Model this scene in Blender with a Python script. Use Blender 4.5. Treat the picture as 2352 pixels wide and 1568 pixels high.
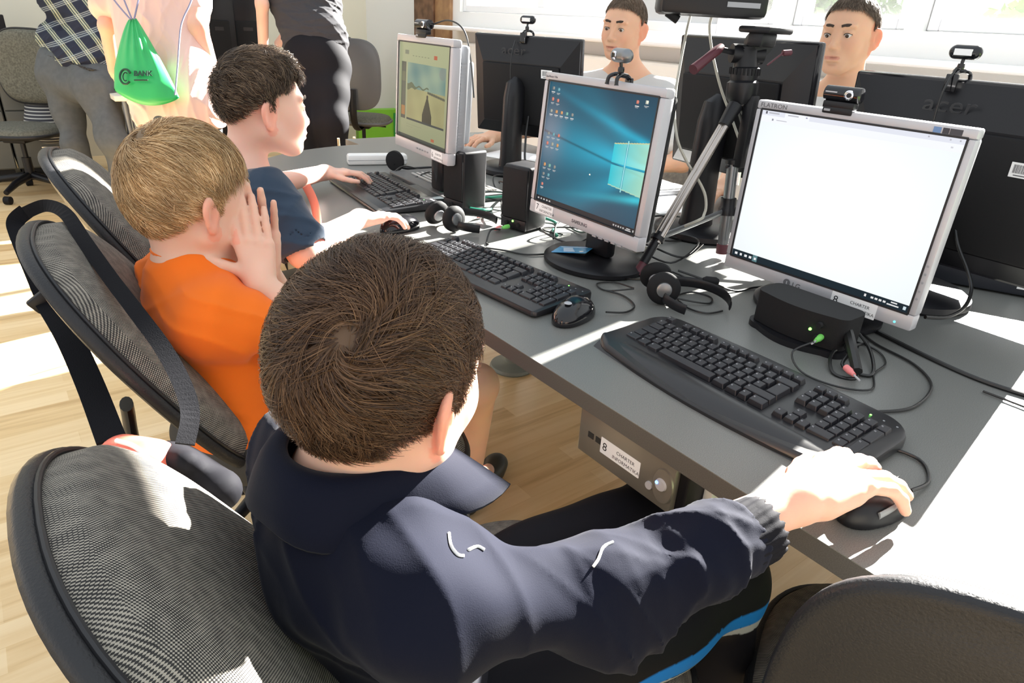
import bpy, bmesh, math, random
import numpy as np
from mathutils import Vector, Matrix, Euler
PI = math.pi
for o in list(bpy.data.objects): bpy.data.objects.remove(o)
C = bpy.context.scene.collection
random.seed(5); RNG = np.random.default_rng(7)

# ---------------------------------------------------------------- camera, world, sun, exposure
CAM = np.array([-0.6419, -0.7127, 1.2407]); FPX = 1523.85
YAW, PITCH, ROLL = 0.67136, 0.44545, 0.06017
def _axes():
    cy, sy, cp, sp = math.cos(YAW), math.sin(YAW), math.cos(PITCH), math.sin(PITCH)
    f = np.array([sy*cp, cy*cp, -sp]); r = np.array([cy, -sy, 0.]); u = np.cross(r, f)
    c, s = math.cos(ROLL), math.sin(ROLL)
    return c*r+s*u, -s*r+c*u, f
AR, AU, AF = _axes()
cam_data = bpy.data.cameras.new('camera'); cam = bpy.data.objects.new('camera', cam_data); C.objects.link(cam)
cam_data.sensor_width = 36; cam_data.lens = FPX*36/2352; cam_data.clip_start = 0.02
cam.matrix_world = Matrix(((AR[0], AU[0], -AF[0], CAM[0]), (AR[1], AU[1], -AF[1], CAM[1]), (AR[2], AU[2], -AF[2], CAM[2]), (0, 0, 0, 1)))
bpy.context.scene.camera = cam
sc = bpy.context.scene
sc.view_settings.view_transform = 'Standard'; sc.view_settings.look = 'None'; sc.view_settings.gamma = 1
sc.view_settings.use_curve_mapping = False; sc.view_settings.exposure = 0.1
w = bpy.data.worlds.new('World'); sc.world = w; w.use_nodes = True
wn = w.node_tree.nodes; wl = w.node_tree.links; wn.clear()
wo = wn.new('ShaderNodeOutputWorld'); wb = wn.new('ShaderNodeBackground'); wc = wn.new('ShaderNodeTexCoord')
wsx = wn.new('ShaderNodeSeparateXYZ'); wr = wn.new('ShaderNodeValToRGB')
wl.new(wc.outputs['Generated'], wsx.inputs[0]); wl.new(wsx.outputs['Z'], wr.inputs[0])
wr.color_ramp.elements[0].position = 0.0; wr.color_ramp.elements[0].color = (1, .99, .97, 1)
wr.color_ramp.elements[1].position = 1.0; wr.color_ramp.elements[1].color = (.84, .92, 1.0, 1)
wl.new(wr.outputs[0], wb.inputs[0]); wb.inputs[1].default_value = 1.2
wl.new(wb.outputs[0], wo.inputs[0])
SUN_EL = 27.5
_sd = Vector((1.0, 0.15, 0)).normalized(); _te = math.tan(math.radians(SUN_EL))
SUNV = Vector((_sd.x, _sd.y, _te)).normalized()           # towards the sun
sd = bpy.data.lights.new('sun', 'SUN'); sun = bpy.data.objects.new('sun', sd); C.objects.link(sun)
sd.energy = 74; sd.angle = math.radians(0.9); sd.color = (1, .965, .9)
sun.rotation_euler = SUNV.to_track_quat('Z', 'Y').to_euler(); sun.location = (8, 1, 6)
sc.cycles.sample_clamp_indirect = 6

def at(u, v, d):                                           # a point d metres in front of the lens, seen at pixel u, v
    return Vector(CAM + d*(AF + AR*(u-1176)/FPX + AU*(784-v)/FPX))

# ---------------------------------------------------------------- materials
MATS = {}
def mat(name, col, rough=.5, metal=0., spec=.5, sss=0, emit=None, es=1., trans=0, alpha=1, coat=0, attr=None, sheen=0, bump=None, noise=None, sssr=(1, .35, .2), sssc=.006):
    if name in MATS: return MATS[name]
    m = bpy.data.materials.new(name); m.use_nodes = True; n = m.node_tree.nodes; l = m.node_tree.links
    b = n['Principled BSDF']; b.inputs['Base Color'].default_value = (*col, 1); b.inputs['Roughness'].default_value = rough
    b.inputs['Metallic'].default_value = metal; b.inputs['Specular IOR Level'].default_value = spec
    if sss: b.inputs['Subsurface Weight'].default_value = sss; b.inputs['Subsurface Radius'].default_value = sssr; b.inputs['Subsurface Scale'].default_value = sssc
    if emit: b.inputs['Emission Color'].default_value = (*emit, 1); b.inputs['Emission Strength'].default_value = es
    if trans: b.inputs['Transmission Weight'].default_value = trans
    if coat: b.inputs['Coat Weight'].default_value = coat; b.inputs['Coat Roughness'].default_value = .1
    if sheen: b.inputs['Sheen Weight'].default_value = sheen; b.inputs['Sheen Roughness'].default_value = .5
    if alpha < 1: b.inputs['Alpha'].default_value = alpha
    if attr:
        a = n.new('ShaderNodeAttribute'); a.attribute_name = attr; l.new(a.outputs['Color'], b.inputs['Base Color'])
    tc = None
    if bump or noise:
        tc = n.new('ShaderNodeTexCoord')
    if bump:
        t = n.new('ShaderNodeTexNoise'); t.inputs['Scale'].default_value = bump[0]; t.inputs['Detail'].default_value = 3
        l.new(tc.outputs['Object'], t.inputs['Vector']); bp = n.new('ShaderNodeBump'); bp.inputs['Strength'].default_value = bump[1]
        bp.inputs['Distance'].default_value = bump[2] if len(bump) > 2 else .002
        l.new(t.outputs['Fac'], bp.inputs['Height']); l.new(bp.outputs[0], b.inputs['Normal'])
    if noise:
        t = n.new('ShaderNodeTexNoise'); t.inputs['Scale'].default_value = noise[0]; t.inputs['Detail'].default_value = 4
        l.new(tc.outputs['Object'], t.inputs['Vector']); r = n.new('ShaderNodeValToRGB')
        r.color_ramp.elements[0].position = .35; r.color_ramp.elements[1].position = .65
        r.color_ramp.elements[0].color = (*noise[1], 1); r.color_ramp.elements[1].color = (*noise[2], 1)
        l.new(t.outputs['Fac'], r.inputs[0]); l.new(r.outputs[0], b.inputs['Base Color'])
    MATS[name] = m
    return m

def weave_mat(name, dark, light, su=330., sv=330., axes=('X', 'Z'), rough=.9):
    if name in MATS: return MATS[name]
    m = mat(name, dark, rough, spec=.2, sheen=.0); n = m.node_tree.nodes; l = m.node_tree.links; b = n['Principled BSDF']
    a = n.new('ShaderNodeAttribute'); a.attribute_name = 'fab'; s = n.new('ShaderNodeSeparateXYZ'); l.new(a.outputs['Vector'], s.inputs[0])
    def wave(out, k, off=0.):
        x = n.new('ShaderNodeMath'); x.operation = 'MULTIPLY_ADD'; x.inputs[1].default_value = k; x.inputs[2].default_value = off; l.new(out, x.inputs[0])
        y = n.new('ShaderNodeMath'); y.operation = 'SINE'; l.new(x.outputs[0], y.inputs[0]); return y.outputs[0]
    p = n.new('ShaderNodeMath'); p.operation = 'MULTIPLY'; l.new(wave(s.outputs[0], su*2*PI), p.inputs[0]); l.new(wave(s.outputs[1], sv*2*PI), p.inputs[1])
    nz = n.new('ShaderNodeTexNoise'); nz.inputs['Scale'].default_value = 60; l.new(a.outputs['Vector'], nz.inputs['Vector'])
    ad = n.new('ShaderNodeMath'); ad.operation = 'MULTIPLY_ADD'; ad.inputs[1].default_value = .8; ad.inputs[2].default_value = -.4; l.new(nz.outputs['Fac'], ad.inputs[0])
    sm = n.new('ShaderNodeMath'); sm.operation = 'ADD'; l.new(p.outputs[0], sm.inputs[0]); l.new(ad.outputs[0], sm.inputs[1])
    r = n.new('ShaderNodeValToRGB'); r.color_ramp.elements[0].position = .46; r.color_ramp.elements[1].position = .62
    h = n.new('ShaderNodeMath'); h.operation = 'MULTIPLY_ADD'; h.inputs[1].default_value = .5; h.inputs[2].default_value = .5; l.new(sm.outputs[0], h.inputs[0])
    r.color_ramp.elements[0].color = (*dark, 1); r.color_ramp.elements[1].color = (*light, 1)
    l.new(h.outputs[0], r.inputs[0]); l.new(r.outputs[0], b.inputs['Base Color'])
    bp = n.new('ShaderNodeBump'); bp.inputs['Strength'].default_value = .5; bp.inputs['Distance'].default_value = .0012
    l.new(h.outputs[0], bp.inputs['Height']); l.new(bp.outputs[0], b.inputs['Normal'])
    return m

def floor_mat():
    m = mat('laminate_floor', (.6, .45, .3), .34); n = m.node_tree.nodes; l = m.node_tree.links; b = n['Principled BSDF']
    tc = n.new('ShaderNodeTexCoord'); mp = n.new('ShaderNodeMapping'); mp.inputs['Rotation'].default_value = (0, 0, .0)
    l.new(tc.outputs['Object'], mp.inputs[0])
    br = n.new('ShaderNodeTexBrick'); br.inputs['Scale'].default_value = 1; br.inputs['Brick Width'].default_value = .62; br.inputs['Row Height'].default_value = .075
    br.inputs['Mortar Size'].default_value = .0008; br.offset = .37; br.inputs['Bias'].default_value = 0
    br.inputs['Color1'].default_value = (.0, .0, .0, 1); br.inputs['Color2'].default_value = (1, 1, 1, 1); br.inputs['Mortar'].default_value = (.3, .3, .3, 1)
    l.new(mp.outputs[0], br.inputs['Vector'])
    mp2 = n.new('ShaderNodeMapping'); mp2.inputs['Scale'].default_value = (1.6, 26, 1); l.new(tc.outputs['Object'], mp2.inputs[0])
    ns = n.new('ShaderNodeTexNoise'); ns.inputs['Scale'].default_value = 1.3; ns.inputs['Detail'].default_value = 6; ns.inputs['Distortion'].default_value = .8
    l.new(mp2.outputs[0], ns.inputs['Vector'])
    mx = n.new('ShaderNodeMath'); mx.operation = 'MULTIPLY_ADD'; mx.inputs[1].default_value = .35; l.new(br.outputs['Color'], mx.inputs[0])
    m2 = n.new('ShaderNodeMath'); m2.operation = 'MULTIPLY'; m2.inputs[1].default_value = .75; l.new(ns.outputs['Fac'], m2.inputs[0]); l.new(m2.outputs[0], mx.inputs[2])
    r = n.new('ShaderNodeValToRGB'); e = r.color_ramp.elements
    e[0].position = .2; e[0].color = (.56, .33, .13, 1); e[1].position = .75; e[1].color = (.95, .72, .42, 1)
    q = r.color_ramp.elements.new(.45); q.color = (.82, .57, .28, 1)
    l.new(mx.outputs[0], r.inputs[0]); l.new(r.outputs[0], b.inputs['Base Color'])
    return m

SKIN = dict(rough=.5, sss=.5, attr='Col', spec=.35, sssc=.011)
M_skin = mat('skin', (.8, .5, .38), **SKIN)
M_black = mat('black_plastic', (.007, .007, .009), .4, spec=.35)
M_blackg = mat('black_glossy_plastic', (.008, .008, .01), .12)
M_blackm = mat('black_matte', (.009, .009, .010), .7, spec=.25, bump=(700, .25, .0006))
M_silver = mat('silver_plastic', (.46, .46, .485), .38, metal=.15)
M_silverd = mat('grey_silver_plastic', (.30, .31, .33), .4, metal=.2)
M_chrome = mat('chrome', (.75, .75, .78), .16, metal=1)
M_alu = mat('aluminium', (.42, .38, .35), .28, metal=.9)
M_tube = mat('grey_metal_tube', (.22, .23, .24), .35, metal=.8)
M_white = mat('white_paper', (.85, .85, .85), .6)
M_whitep = mat('white_plastic', (.8, .8, .78), .4)
M_ink = mat('black_ink', (.01, .01, .012), .5)
M_darkink = mat('grey_ink', (.12, .12, .13), .5)
M_cable = mat('black_cable', (.01, .01, .01), .35)
M_greencable = mat('green_cable', (.02, .22, .14), .4)
M_greycable = mat('grey_cable', (.45, .44, .38), .45)
M_tancable = mat('beige_cable', (.55, .42, .26), .5)
M_shell = mat('chair_shell_plastic', (.018, .018, .020), .45, spec=.35, bump=(420, .55, .0012))
M_fab = weave_mat('grey_chair_fabric', (.035, .034, .034), (.36, .33, .28))
M_fab2 = weave_mat('brown_chair_fabric', (.03, .028, .024), (.19, .16, .11))
M_fabfar = mat('sage_fabric', (.12, .12, .095), .9, noise=(90, (.09, .09, .07), (.16, .155, .125)))
M_desk = mat('dark_laminate_desk', (.1, .1, .1), .36, spec=.55, noise=(900, (.115, .118, .110), (.20, .202, .190)))
M_deskedge = mat('desk_edge_band', (.06, .058, .055), .5, noise=(900, (.06, .056, .052), (.095, .09, .084)))
M_key = mat('key_plastic', (.016, .016, .02), .42)
M_keyb = mat('keyboard_plastic', (.014, .014, .016), .33)
M_pink = mat('pink_plug', (.75, .22, .22), .4)
M_green = mat('green_plug', (.18, .62, .12), .4)
M_led = mat('green_led', (.1, .9, .2), .4, emit=(.2, 1, .1), es=4)
M_bled = mat('blue_led', (.1, .2, .9), .4, emit=(.1, .25, 1), es=6)
M_maroon = mat('maroon_rubber', (.09, .02, .03), .5)

# ---------------------------------------------------------------- mesh helpers
def mesh_from(name, V, F, smooth=False, fab=None, cols=None, colname='Col', domain='POINT'):
    me = bpy.data.meshes.new(name)
    V = np.asarray(V, dtype=np.float32)
    if isinstance(F, np.ndarray):
        k = F.shape[1]
        me.vertices.add(len(V)); me.vertices.foreach_set('co', V.ravel())
        me.loops.add(F.size); me.loops.foreach_set('vertex_index', F.astype(np.int32).ravel())
        me.polygons.add(len(F)); me.polygons.foreach_set('loop_start', np.arange(0, F.size, k, dtype=np.int32))
        me.update(calc_edges=True)
    else:
        me.from_pydata(V.tolist(), [], [list(f) for f in F]); me.update()
    if smooth and len(me.polygons): me.polygons.foreach_set('use_smooth', np.ones(len(me.polygons), dtype=bool))
    if cols is not None:
        a = me.attributes.new(colname, 'FLOAT_COLOR', domain); c = np.ones((len(cols), 4), dtype=np.float32); c[:, :3] = cols; a.data.foreach_set('color', c.ravel())
    if fab is not None:
        a = me.attributes.new('fab', 'FLOAT_VECTOR', 'POINT'); a.data.foreach_set('vector', np.asarray(fab, dtype=np.float32).ravel())
    me.validate()
    return me

def new_obj(name, me, m=None, parent=None, loc=(0, 0, 0), rot=(0, 0, 0)):
    o = bpy.data.objects.new(name, me); C.objects.link(o)
    if m is not None:
        for x in (m if isinstance(m, (list, tuple)) else [m]): me.materials.append(x)
    o.location = loc; o.rotation_euler = rot
    if parent is not None: o.parent = parent
    return o

class MB:
    "collects shapes in one mesh"
    def __init__(s): s.V = []; s.F = []; s.n = 0
    def add(s, V, F):
        V = [tuple(v) for v in V]; s.V += V; s.F += [tuple(i+s.n for i in f) for f in F]; s.n += len(V); return s
    def box(s, x0, x1, y0, y1, z0, z1, bev=0, M=None, seg=2):
        bm = bmesh.new(); bmesh.ops.create_cube(bm, size=1)
        for v in bm.verts: v.co = Vector(((x0+x1)/2+v.co.x*(x1-x0), (y0+y1)/2+v.co.y*(y1-y0), (z0+z1)/2+v.co.z*(z1-z0)))
        if bev: bmesh.ops.bevel(bm, geom=bm.edges[:], offset=bev, segments=seg, affect='EDGES', profile=.5)
        return s.bm(bm, M)
    def bm(s, bm, M=None):
        bm.verts.index_update(); V = [(M @ v.co if M else v.co) for v in bm.verts]; F = [[v.index for v in f.verts] for f in bm.faces]; bm.free(); return s.add(V, F)
    def tube(s, pts, r, n=8, cap=True, flat=None):
        pts = [Vector(p) for p in pts]; N = len(pts); rs = r if isinstance(r, (list, tuple)) else [r]*N
        V = []; F = []; up = Vector((0, 0, 1)); prev = None
        for i, p in enumerate(pts):
            t = (pts[min(i+1, N-1)]-pts[max(i-1, 0)])
            if t.length < 1e-9: t = Vector((0, 0, 1))
            t.normalize()
            a = prev if prev is not None else (up if abs(t.z) < .95 else Vector((1, 0, 0)))
            a = (a-t*a.dot(t)); a = a.normalized() if a.length > 1e-6 else t.orthogonal().normalized(); prev = a; b = t.cross(a)
            for k in range(n):
                g = 2*PI*k/n; fa, fb = (flat if flat else (1, 1)); V.append(p+(a*math.cos(g)*fa+b*math.sin(g)*fb)*rs[i])
        for i in range(N-1):
            for k in range(n): F.append((i*n+k, i*n+(k+1) % n, (i+1)*n+(k+1) % n, (i+1)*n+k))
        if cap: F.append(tuple(range(n-1, -1, -1))); F.append(tuple((N-1)*n+k for k in range(n)))
        return s.add(V, F)
    def lathe(s, prof, n=32, M=None, cap=True):
        V = []; F = []
        for r, z in prof:
            for k in range(n): g = 2*PI*k/n; v = Vector((r*math.cos(g), r*math.sin(g), z)); V.append(M @ v if M else v)
        for i in range(len(prof)-1):
            for k in range(n): F.append((i*n+k, i*n+(k+1) % n, (i+1)*n+(k+1) % n, (i+1)*n+k))
        if cap: F.append(tuple(range(n-1, -1, -1))); F.append(tuple((len(prof)-1)*n+k for k in range(n)))
        return s.add(V, F)
    def prism(s, pts, z0, z1, M=None):
        n = len(pts); V = [Vector((x, y, z0)) for x, y in pts]+[Vector((x, y, z1)) for x, y in pts]
        F = [tuple(range(n-1, -1, -1)), tuple(range(n, 2*n))]+[(k, (k+1) % n, n+(k+1) % n, n+k) for k in range(n)]
        return s.add([M @ v if M else v for v in V], F)
    def quad(s, a, b, c, d): return s.add([a, b, c, d], [(0, 1, 2, 3)])
    def build(s, name, m, parent=None, smooth=False, loc=(0, 0, 0), rot=(0, 0, 0), sub=None):
        if sub is not None: s.V = [tuple(Vector(v)-Vector(sub)) for v in s.V]
        me = mesh_from(name, s.V, s.F, False)
        if smooth:
            for p in me.polygons: p.use_smooth = True
            bm = bmesh.new(); bm.from_mesh(me)
            for e in bm.edges:
                if len(e.link_faces) == 2 and e.link_faces[0].normal.angle(e.link_faces[1].normal, 0) > .7: e.smooth = False
            bm.to_mesh(me); bm.free()
        return new_obj(name, me, m, parent, loc, rot)

def thing(name, label, cat, loc=(0, 0, 0), rotz=0, group=None):
    o = bpy.data.objects.new(name, None); C.objects.link(o); o.location = loc; o.rotation_euler = (0, 0, rotz); o.empty_display_size = .05
    o['label'] = label; o['category'] = cat
    if group: o['group'] = group
    return o
def tag(o, label, cat, group=None, kind=None):
    o['label'] = label; o['category'] = cat
    if group: o['group'] = group
    if kind: o['kind'] = kind
    return o
def struct(o): o['kind'] = 'structure'; return o
def copy_tree(o, parent=None):
    c = o.copy(); C.objects.link(c)
    if parent is not None: c.parent = parent
    for ch in [x for x in ALLCH(o)]: copy_tree(ch, c)
    return c
def ALLCH(o): return [x for x in C.objects if x.parent == o]

def spline(pts, n=8):
    pts = [Vector(p) for p in pts]; P = [pts[0]]+pts+[pts[-1]]; out = []
    for i in range(1, len(P)-2):
        for k in range(n):
            t = k/n; a, b, c, d = P[i-1], P[i], P[i+1], P[i+2]
            out.append(.5*((2*b)+(c-a)*t+(2*a-5*b+4*c-d)*t*t+(3*b-a-3*c+d)*t**3))
    out.append(pts[-1]); return out

def text_mesh(mb, s, size, M, extrude=.0004, align='LEFT', shear=0, squash=1, bold=0):
    cu = bpy.data.curves.new('t', 'FONT'); cu.body = s; cu.size = size; cu.extrude = extrude; cu.align_x = align; cu.shear = shear; cu.resolution_u = 3; cu.offset = bold
    o = bpy.data.objects.new('t', cu); C.objects.link(o); dg = bpy.context.evaluated_depsgraph_get(); dg.update()
    me = o.evaluated_get(dg).to_mesh(); S = Matrix.Diagonal((squash, 1, 1, 1))
    mb.add([M @ (S @ v.co) for v in me.vertices], [tuple(p.vertices) for p in me.polygons])
    o.evaluated_get(dg).to_mesh_clear(); bpy.data.objects.remove(o); bpy.data.curves.remove(cu)
    return mb
FRONT = Matrix.Rotation(PI/2, 4, 'X')                      # text lying in xy -> standing, read from -y
BACK = Matrix.Rotation(PI, 4, 'Z') @ FRONT                 # read from +y

def rrect(w, h, r, n=5):
    p = []
    for cx, cy, a in ((w/2-r, h/2-r, 0), (-w/2+r, h/2-r, PI/2), (-w/2+r, -h/2+r, PI), (w/2-r, -h/2+r, 1.5*PI)):
        for k in range(n+1): g = a+PI/2*k/n; p.append((cx+r*math.cos(g), cy+r*math.sin(g)))
    return p

# ---------------------------------------------------------------- implicit surfaces (smoothly joined round shapes)
class SDF:
    def __init__(s): s.p = []
    def cone(s, a, b, ra, rb, k=.02, sub=False): s.p.append(('c', np.array(a, float), np.array(b, float), float(ra), float(rb), k, sub)); return s
    def chain(s, pts, rs, k=.02):
        for i in range(len(pts)-1): s.cone(pts[i], pts[i+1], rs[i], rs[i+1], k)
        return s
    def ell(s, c, r, R=None, k=.02, sub=False): s.p.append(('e', np.array(c, float), np.array(r, float), None if R is None else np.array(R, float), 0, k, sub)); return s
    def box(s, c, h, R=None, rad=.01, k=.02, sub=False): s.p.append(('b', np.array(c, float), np.array(h, float), None if R is None else np.array(R, float), rad, k, sub)); return s
    def bounds(s):
        lo = np.full(3, 1e9); hi = -lo
        for q in s.p:
            if q[6]: continue
            l, h = s._bb(q); lo = np.minimum(lo, l); hi = np.maximum(hi, h)
        return lo, hi
    def _bb(s, q):
        if q[0] == 'c':
            r = np.array([max(q[3], q[4])]*3); return np.minimum(q[1], q[2])-r, np.maximum(q[1], q[2])+r
        e = q[2] if q[3] is None else np.abs(q[3].T) @ q[2]
        e = e+(q[4] if q[0] == 'b' else 0); return q[1]-e, q[1]+e
    def _d(s, q, X, Y, Z):
        if q[0] == 'c':
            a, b, ra, rb = q[1:5]; ba = b-a; L2 = max(float(ba @ ba), 1e-9)
            px, py, pz = X-a[0], Y-a[1], Z-a[2]
            t = np.clip((px*ba[0]+py*ba[1]+pz*ba[2])/L2, 0, 1)
            return np.sqrt((px-t*ba[0])**2+(py-t*ba[1])**2+(pz-t*ba[2])**2)-(ra+(rb-ra)*t)
        px, py, pz = X-q[1][0], Y-q[1][1], Z-q[1][2]
        if q[3] is not None:
            R = q[3]; px, py, pz = R[0, 0]*px+R[0, 1]*py+R[0, 2]*pz, R[1, 0]*px+R[1, 1]*py+R[1, 2]*pz, R[2, 0]*px+R[2, 1]*py+R[2, 2]*pz
        if q[0] == 'e':
            r = q[2]; k0 = np.sqrt((px/r[0])**2+(py/r[1])**2+(pz/r[2])**2); k1 = np.sqrt((px/r[0]**2)**2+(py/r[1]**2)**2+(pz/r[2]**2)**2)
            return k0*(k0-1)/np.maximum(k1, 1e-6)
        dx, dy, dz = np.abs(px)-q[2][0], np.abs(py)-q[2][1], np.abs(pz)-q[2][2]
        return np.sqrt(np.maximum(dx, 0)**2+np.maximum(dy, 0)**2+np.maximum(dz, 0)**2)+np.minimum(np.maximum(dx, np.maximum(dy, dz)), 0)-q[4]
    def mesh(s, res, disp=None, band=.03):
        lo, hi = s.bounds(); lo = lo-3*res; hi = hi+3*res; n = np.ceil((hi-lo)/res).astype(int)+1
        ax = [(lo[i]+res*np.arange(n[i])).astype(np.float32) for i in range(3)]
        D = np.full(n, 1., np.float32)
        for q in s.p:
            l, h = s._bb(q); m = q[5]*1.2+2*res
            i0 = np.clip(np.floor((l-m-lo)/res).astype(int), 0, n-1); i1 = np.clip(np.ceil((h+m-lo)/res).astype(int)+1, 1, n)
            if np.any(i1 <= i0): continue
            sl = tuple(slice(i0[i], i1[i]) for i in range(3))
            d = s._d(q, ax[0][sl[0]][:, None, None], ax[1][sl[1]][None, :, None], ax[2][sl[2]][None, None, :]).astype(np.float32)
            E = D[sl]; k = max(q[5], 1e-5)
            if q[6]:
                hh = np.maximum(k-np.abs(E+d), 0)/k; D[sl] = np.maximum(E, -d)+hh*hh*k*.25
            else:
                hh = np.maximum(k-np.abs(E-d), 0)/k; D[sl] = np.minimum(E, d)-hh*hh*k*.25
        if disp is not None:
            I = np.nonzero(np.abs(D) < band); D[I] -= disp(ax[0][I[0]], ax[1][I[1]], ax[2][I[2]])
        return nets(D, lo, res)

def nets(D, lo, res):
    S = D < 0; nx, ny, nz = D.shape
    cnt = np.zeros((nx-1, ny-1, nz-1), np.int8)
    for a in (0, 1):
        for b in (0, 1):
            for c in (0, 1): cnt += S[a:nx-1+a, b:ny-1+b, c:nz-1+c]
    act = (cnt > 0) & (cnt < 8); I = np.array(np.nonzero(act)).T
    idx = np.full(act.shape, -1, np.int64); idx[act] = np.arange(len(I))
    acc = np.zeros((len(I), 3)); num = np.zeros(len(I))
    cor = [(a, b, c) for a in (0, 1) for b in (0, 1) for c in (0, 1)]
    for p in cor:
        for k in range(3):
            if p[k]: continue
            q = list(p); q[k] = 1
            d0 = D[I[:, 0]+p[0], I[:, 1]+p[1], I[:, 2]+p[2]]; d1 = D[I[:, 0]+q[0], I[:, 1]+q[1], I[:, 2]+q[2]]
            m = (d0 < 0) != (d1 < 0); t = np.where(m, d0/np.where(np.abs(d0-d1) < 1e-12, 1, d0-d1), 0)
            pt = np.tile(np.array(p, float), (len(I), 1)); pt[:, k] += t
            acc[m] += pt[m]; num[m] += 1
    V = lo+res*(I+acc/num[:, None]); Fs = []
    for k in range(3):
        a, b = [(1, 2), (2, 0), (0, 1)][k]
        s0 = [slice(1, -1)]*3; s0[k] = slice(0, -1); s1 = list(s0); s1[k] = slice(1, None)
        A = S[tuple(s0)]; B = S[tuple(s1)]; E = np.array(np.nonzero(A != B)).T
        if len(E) == 0: continue
        ins = A[tuple(E.T)]; off = np.ones(3, int); off[k] = 0; c = E+off
        def g(da, db):
            z = c.copy(); z[:, a] -= da; z[:, b] -= db; return idx[z[:, 0], z[:, 1], z[:, 2]]
        q = np.stack([g(1, 1), g(0, 1), g(0, 0), g(1, 0)], 1); q[~ins] = q[~ins][:, ::-1]; Fs.append(q)
    F = np.concatenate(Fs); F = F[(F >= 0).all(1)]
    return V, F

def folds(seed, n, lam, amp, axis=None, spread=.5, sharp=2.2):
    "soft creases in cloth: ridged waves, bent by slower ones"
    r = np.random.default_rng(seed); K = []; wv = waves(seed+100, 6, 10, 30, .9); mk = waves(seed+200, 6, 8, 24, .8)
    for i in range(n):
        d = r.normal(size=3)
        if axis is not None: d = np.array(axis, float)/np.linalg.norm(axis)+d*spread*.6
        d /= np.linalg.norm(d); K.append((d*PI/(lam*(.7+.7*r.random())), r.random()*6, .6+.8*r.random()))
    def f(x, y, z):
        o = 0; w1 = wv(x, y, z)
        for i, (kv, ph, a) in enumerate(K):
            m = 1/(1+np.exp(-2.5*mk(x+i*.37, y-i*.21, z+i*.11)))
            o = o+a*m*(1-np.abs(np.sin(kv[0]*x+kv[1]*y+kv[2]*z+ph+w1*(1 if i % 2 else -1.2))))**sharp
        return amp*(o-.25*n)
    return f
def sdf_obj(s, name, res, m, parent=None, disp=None, cols=None, fab=None, off=None):
    V, F = s.mesh(res, disp)
    cc = cols(V) if cols is not None else None; ff = fab(V) if fab is not None else None
    if off is None and parent is not None and parent.rotation_euler.z == 0: off = parent.location
    if off is not None: V = V-np.array(off)
    return new_obj(name, mesh_from(name, V, F, True, fab=ff, cols=cc), m, parent)

def waves(seed, n, kmin, kmax, amp, stretch=(1, 1, 1)):
    r = np.random.default_rng(seed); K = []
    for i in range(n):
        d = r.normal(size=3); d /= np.linalg.norm(d); k = kmin*(kmax/kmin)**r.random(); K.append((d*k*np.array(stretch), r.random()*6.28, amp*(kmin/k)**.6))
    def f(x, y, z):
        o = 0
        for kv, ph, a in K: o = o+a*np.sin(kv[0]*x+kv[1]*y+kv[2]*z+ph)
        return o
    return f
# ---------------------------------------------------------------- the room
M_wall = mat('cream_wall_paint', (.80, .77, .64), .8, bump=(60, .08, .002))
M_wallw = mat('white_wall_paint', (.85, .85, .83), .7)
M_frame = mat('white_window_frame', (.85, .86, .88), .35)
M_wood = mat('brown_wood_panel', (.16, .075, .035), .5, noise=(14, (.10, .045, .02), (.2, .1, .05)))
M_wood2 = mat('light_brown_wood_panel', (.33, .18, .08), .5, noise=(14, (.28, .15, .07), (.38, .22, .1)))
M_glass = mat('window_glass', (1, 1, 1), .0, alpha=.12, spec=.6)
DZ = .74
struct(MB().box(-3.4, 2.72, -2.6, 6.25, -.1, 0).build('floor', floor_mat()))
struct(MB().box(-3.4, 2.72, 6.2, 6.4, 0, 3.3).build('wall_back', M_wall))
WX = 2.7
wins = [(-2.2, .76), (.84, 1.41), (1.5, 2.28), (2.42, 4.45)]
WB, WT = 1.31, 2.78
b = MB(); b.box(WX, WX+.2, -2.6, 6.4, 0, WB); b.box(WX, WX+.2, -2.6, 6.4, WT, 3.6)
ed = [-2.6]+[v for w_ in wins for v in w_]+[6.4]
for i in range(0, len(ed), 2): b.box(WX, WX+.2, ed[i], ed[i+1], WB, WT)
struct(b.build('wall_right', M_wallw))
for i, (y0, y1) in enumerate(wins):
    b = MB(); t = .05
    b.box(WX+.03, WX+.09, y0+.002, y0+t, WB+.002, WT-.002, .006); b.box(WX+.03, WX+.09, y1-t, y1-.002, WB+.002, WT-.002, .006)
    b.box(WX+.03, WX+.09, y0+t, y1-t, WB+.002, WB+t, .006); b.box(WX+.03, WX+.09, y0+t, y1-t, WT-t, WT-.002, .006)
    if y1-y0 > 1.2: b.box(WX+.03, WX+.09, (y0+y1)/2-.04, (y0+y1)/2+.04, WB+t, WT-t, .006)
    f = struct(b.build('window_%d' % (i+1), M_frame))
    g = MB().box(WX+.058, WX+.062, y0+t, y1-t, WB+t, WT-t).build('glass_pane', M_glass, f)
struct(MB().box(WX-.03, WX+.03, 4.56, 4.80, 0, 3.3, .004).build('trim_1', M_wood2))
struct(MB().box(WX-.05, WX+.03, 4.80, 5.13, 0, 3.3, .004).build('trim_2', M_wood))
struct(MB().box(2.42, WX-.001, -2.6, 4.5, 1.17, 1.20, .01).build('windowsill_1', M_frame))
b = MB(); b.box(2.5, WX-.002, -2.4, 4.3, .12, 1.09, .02)
tag(b.build('radiator_cover', M_wallw), 'long white radiator cover under the windows behind the teenagers', 'radiator')
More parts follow.
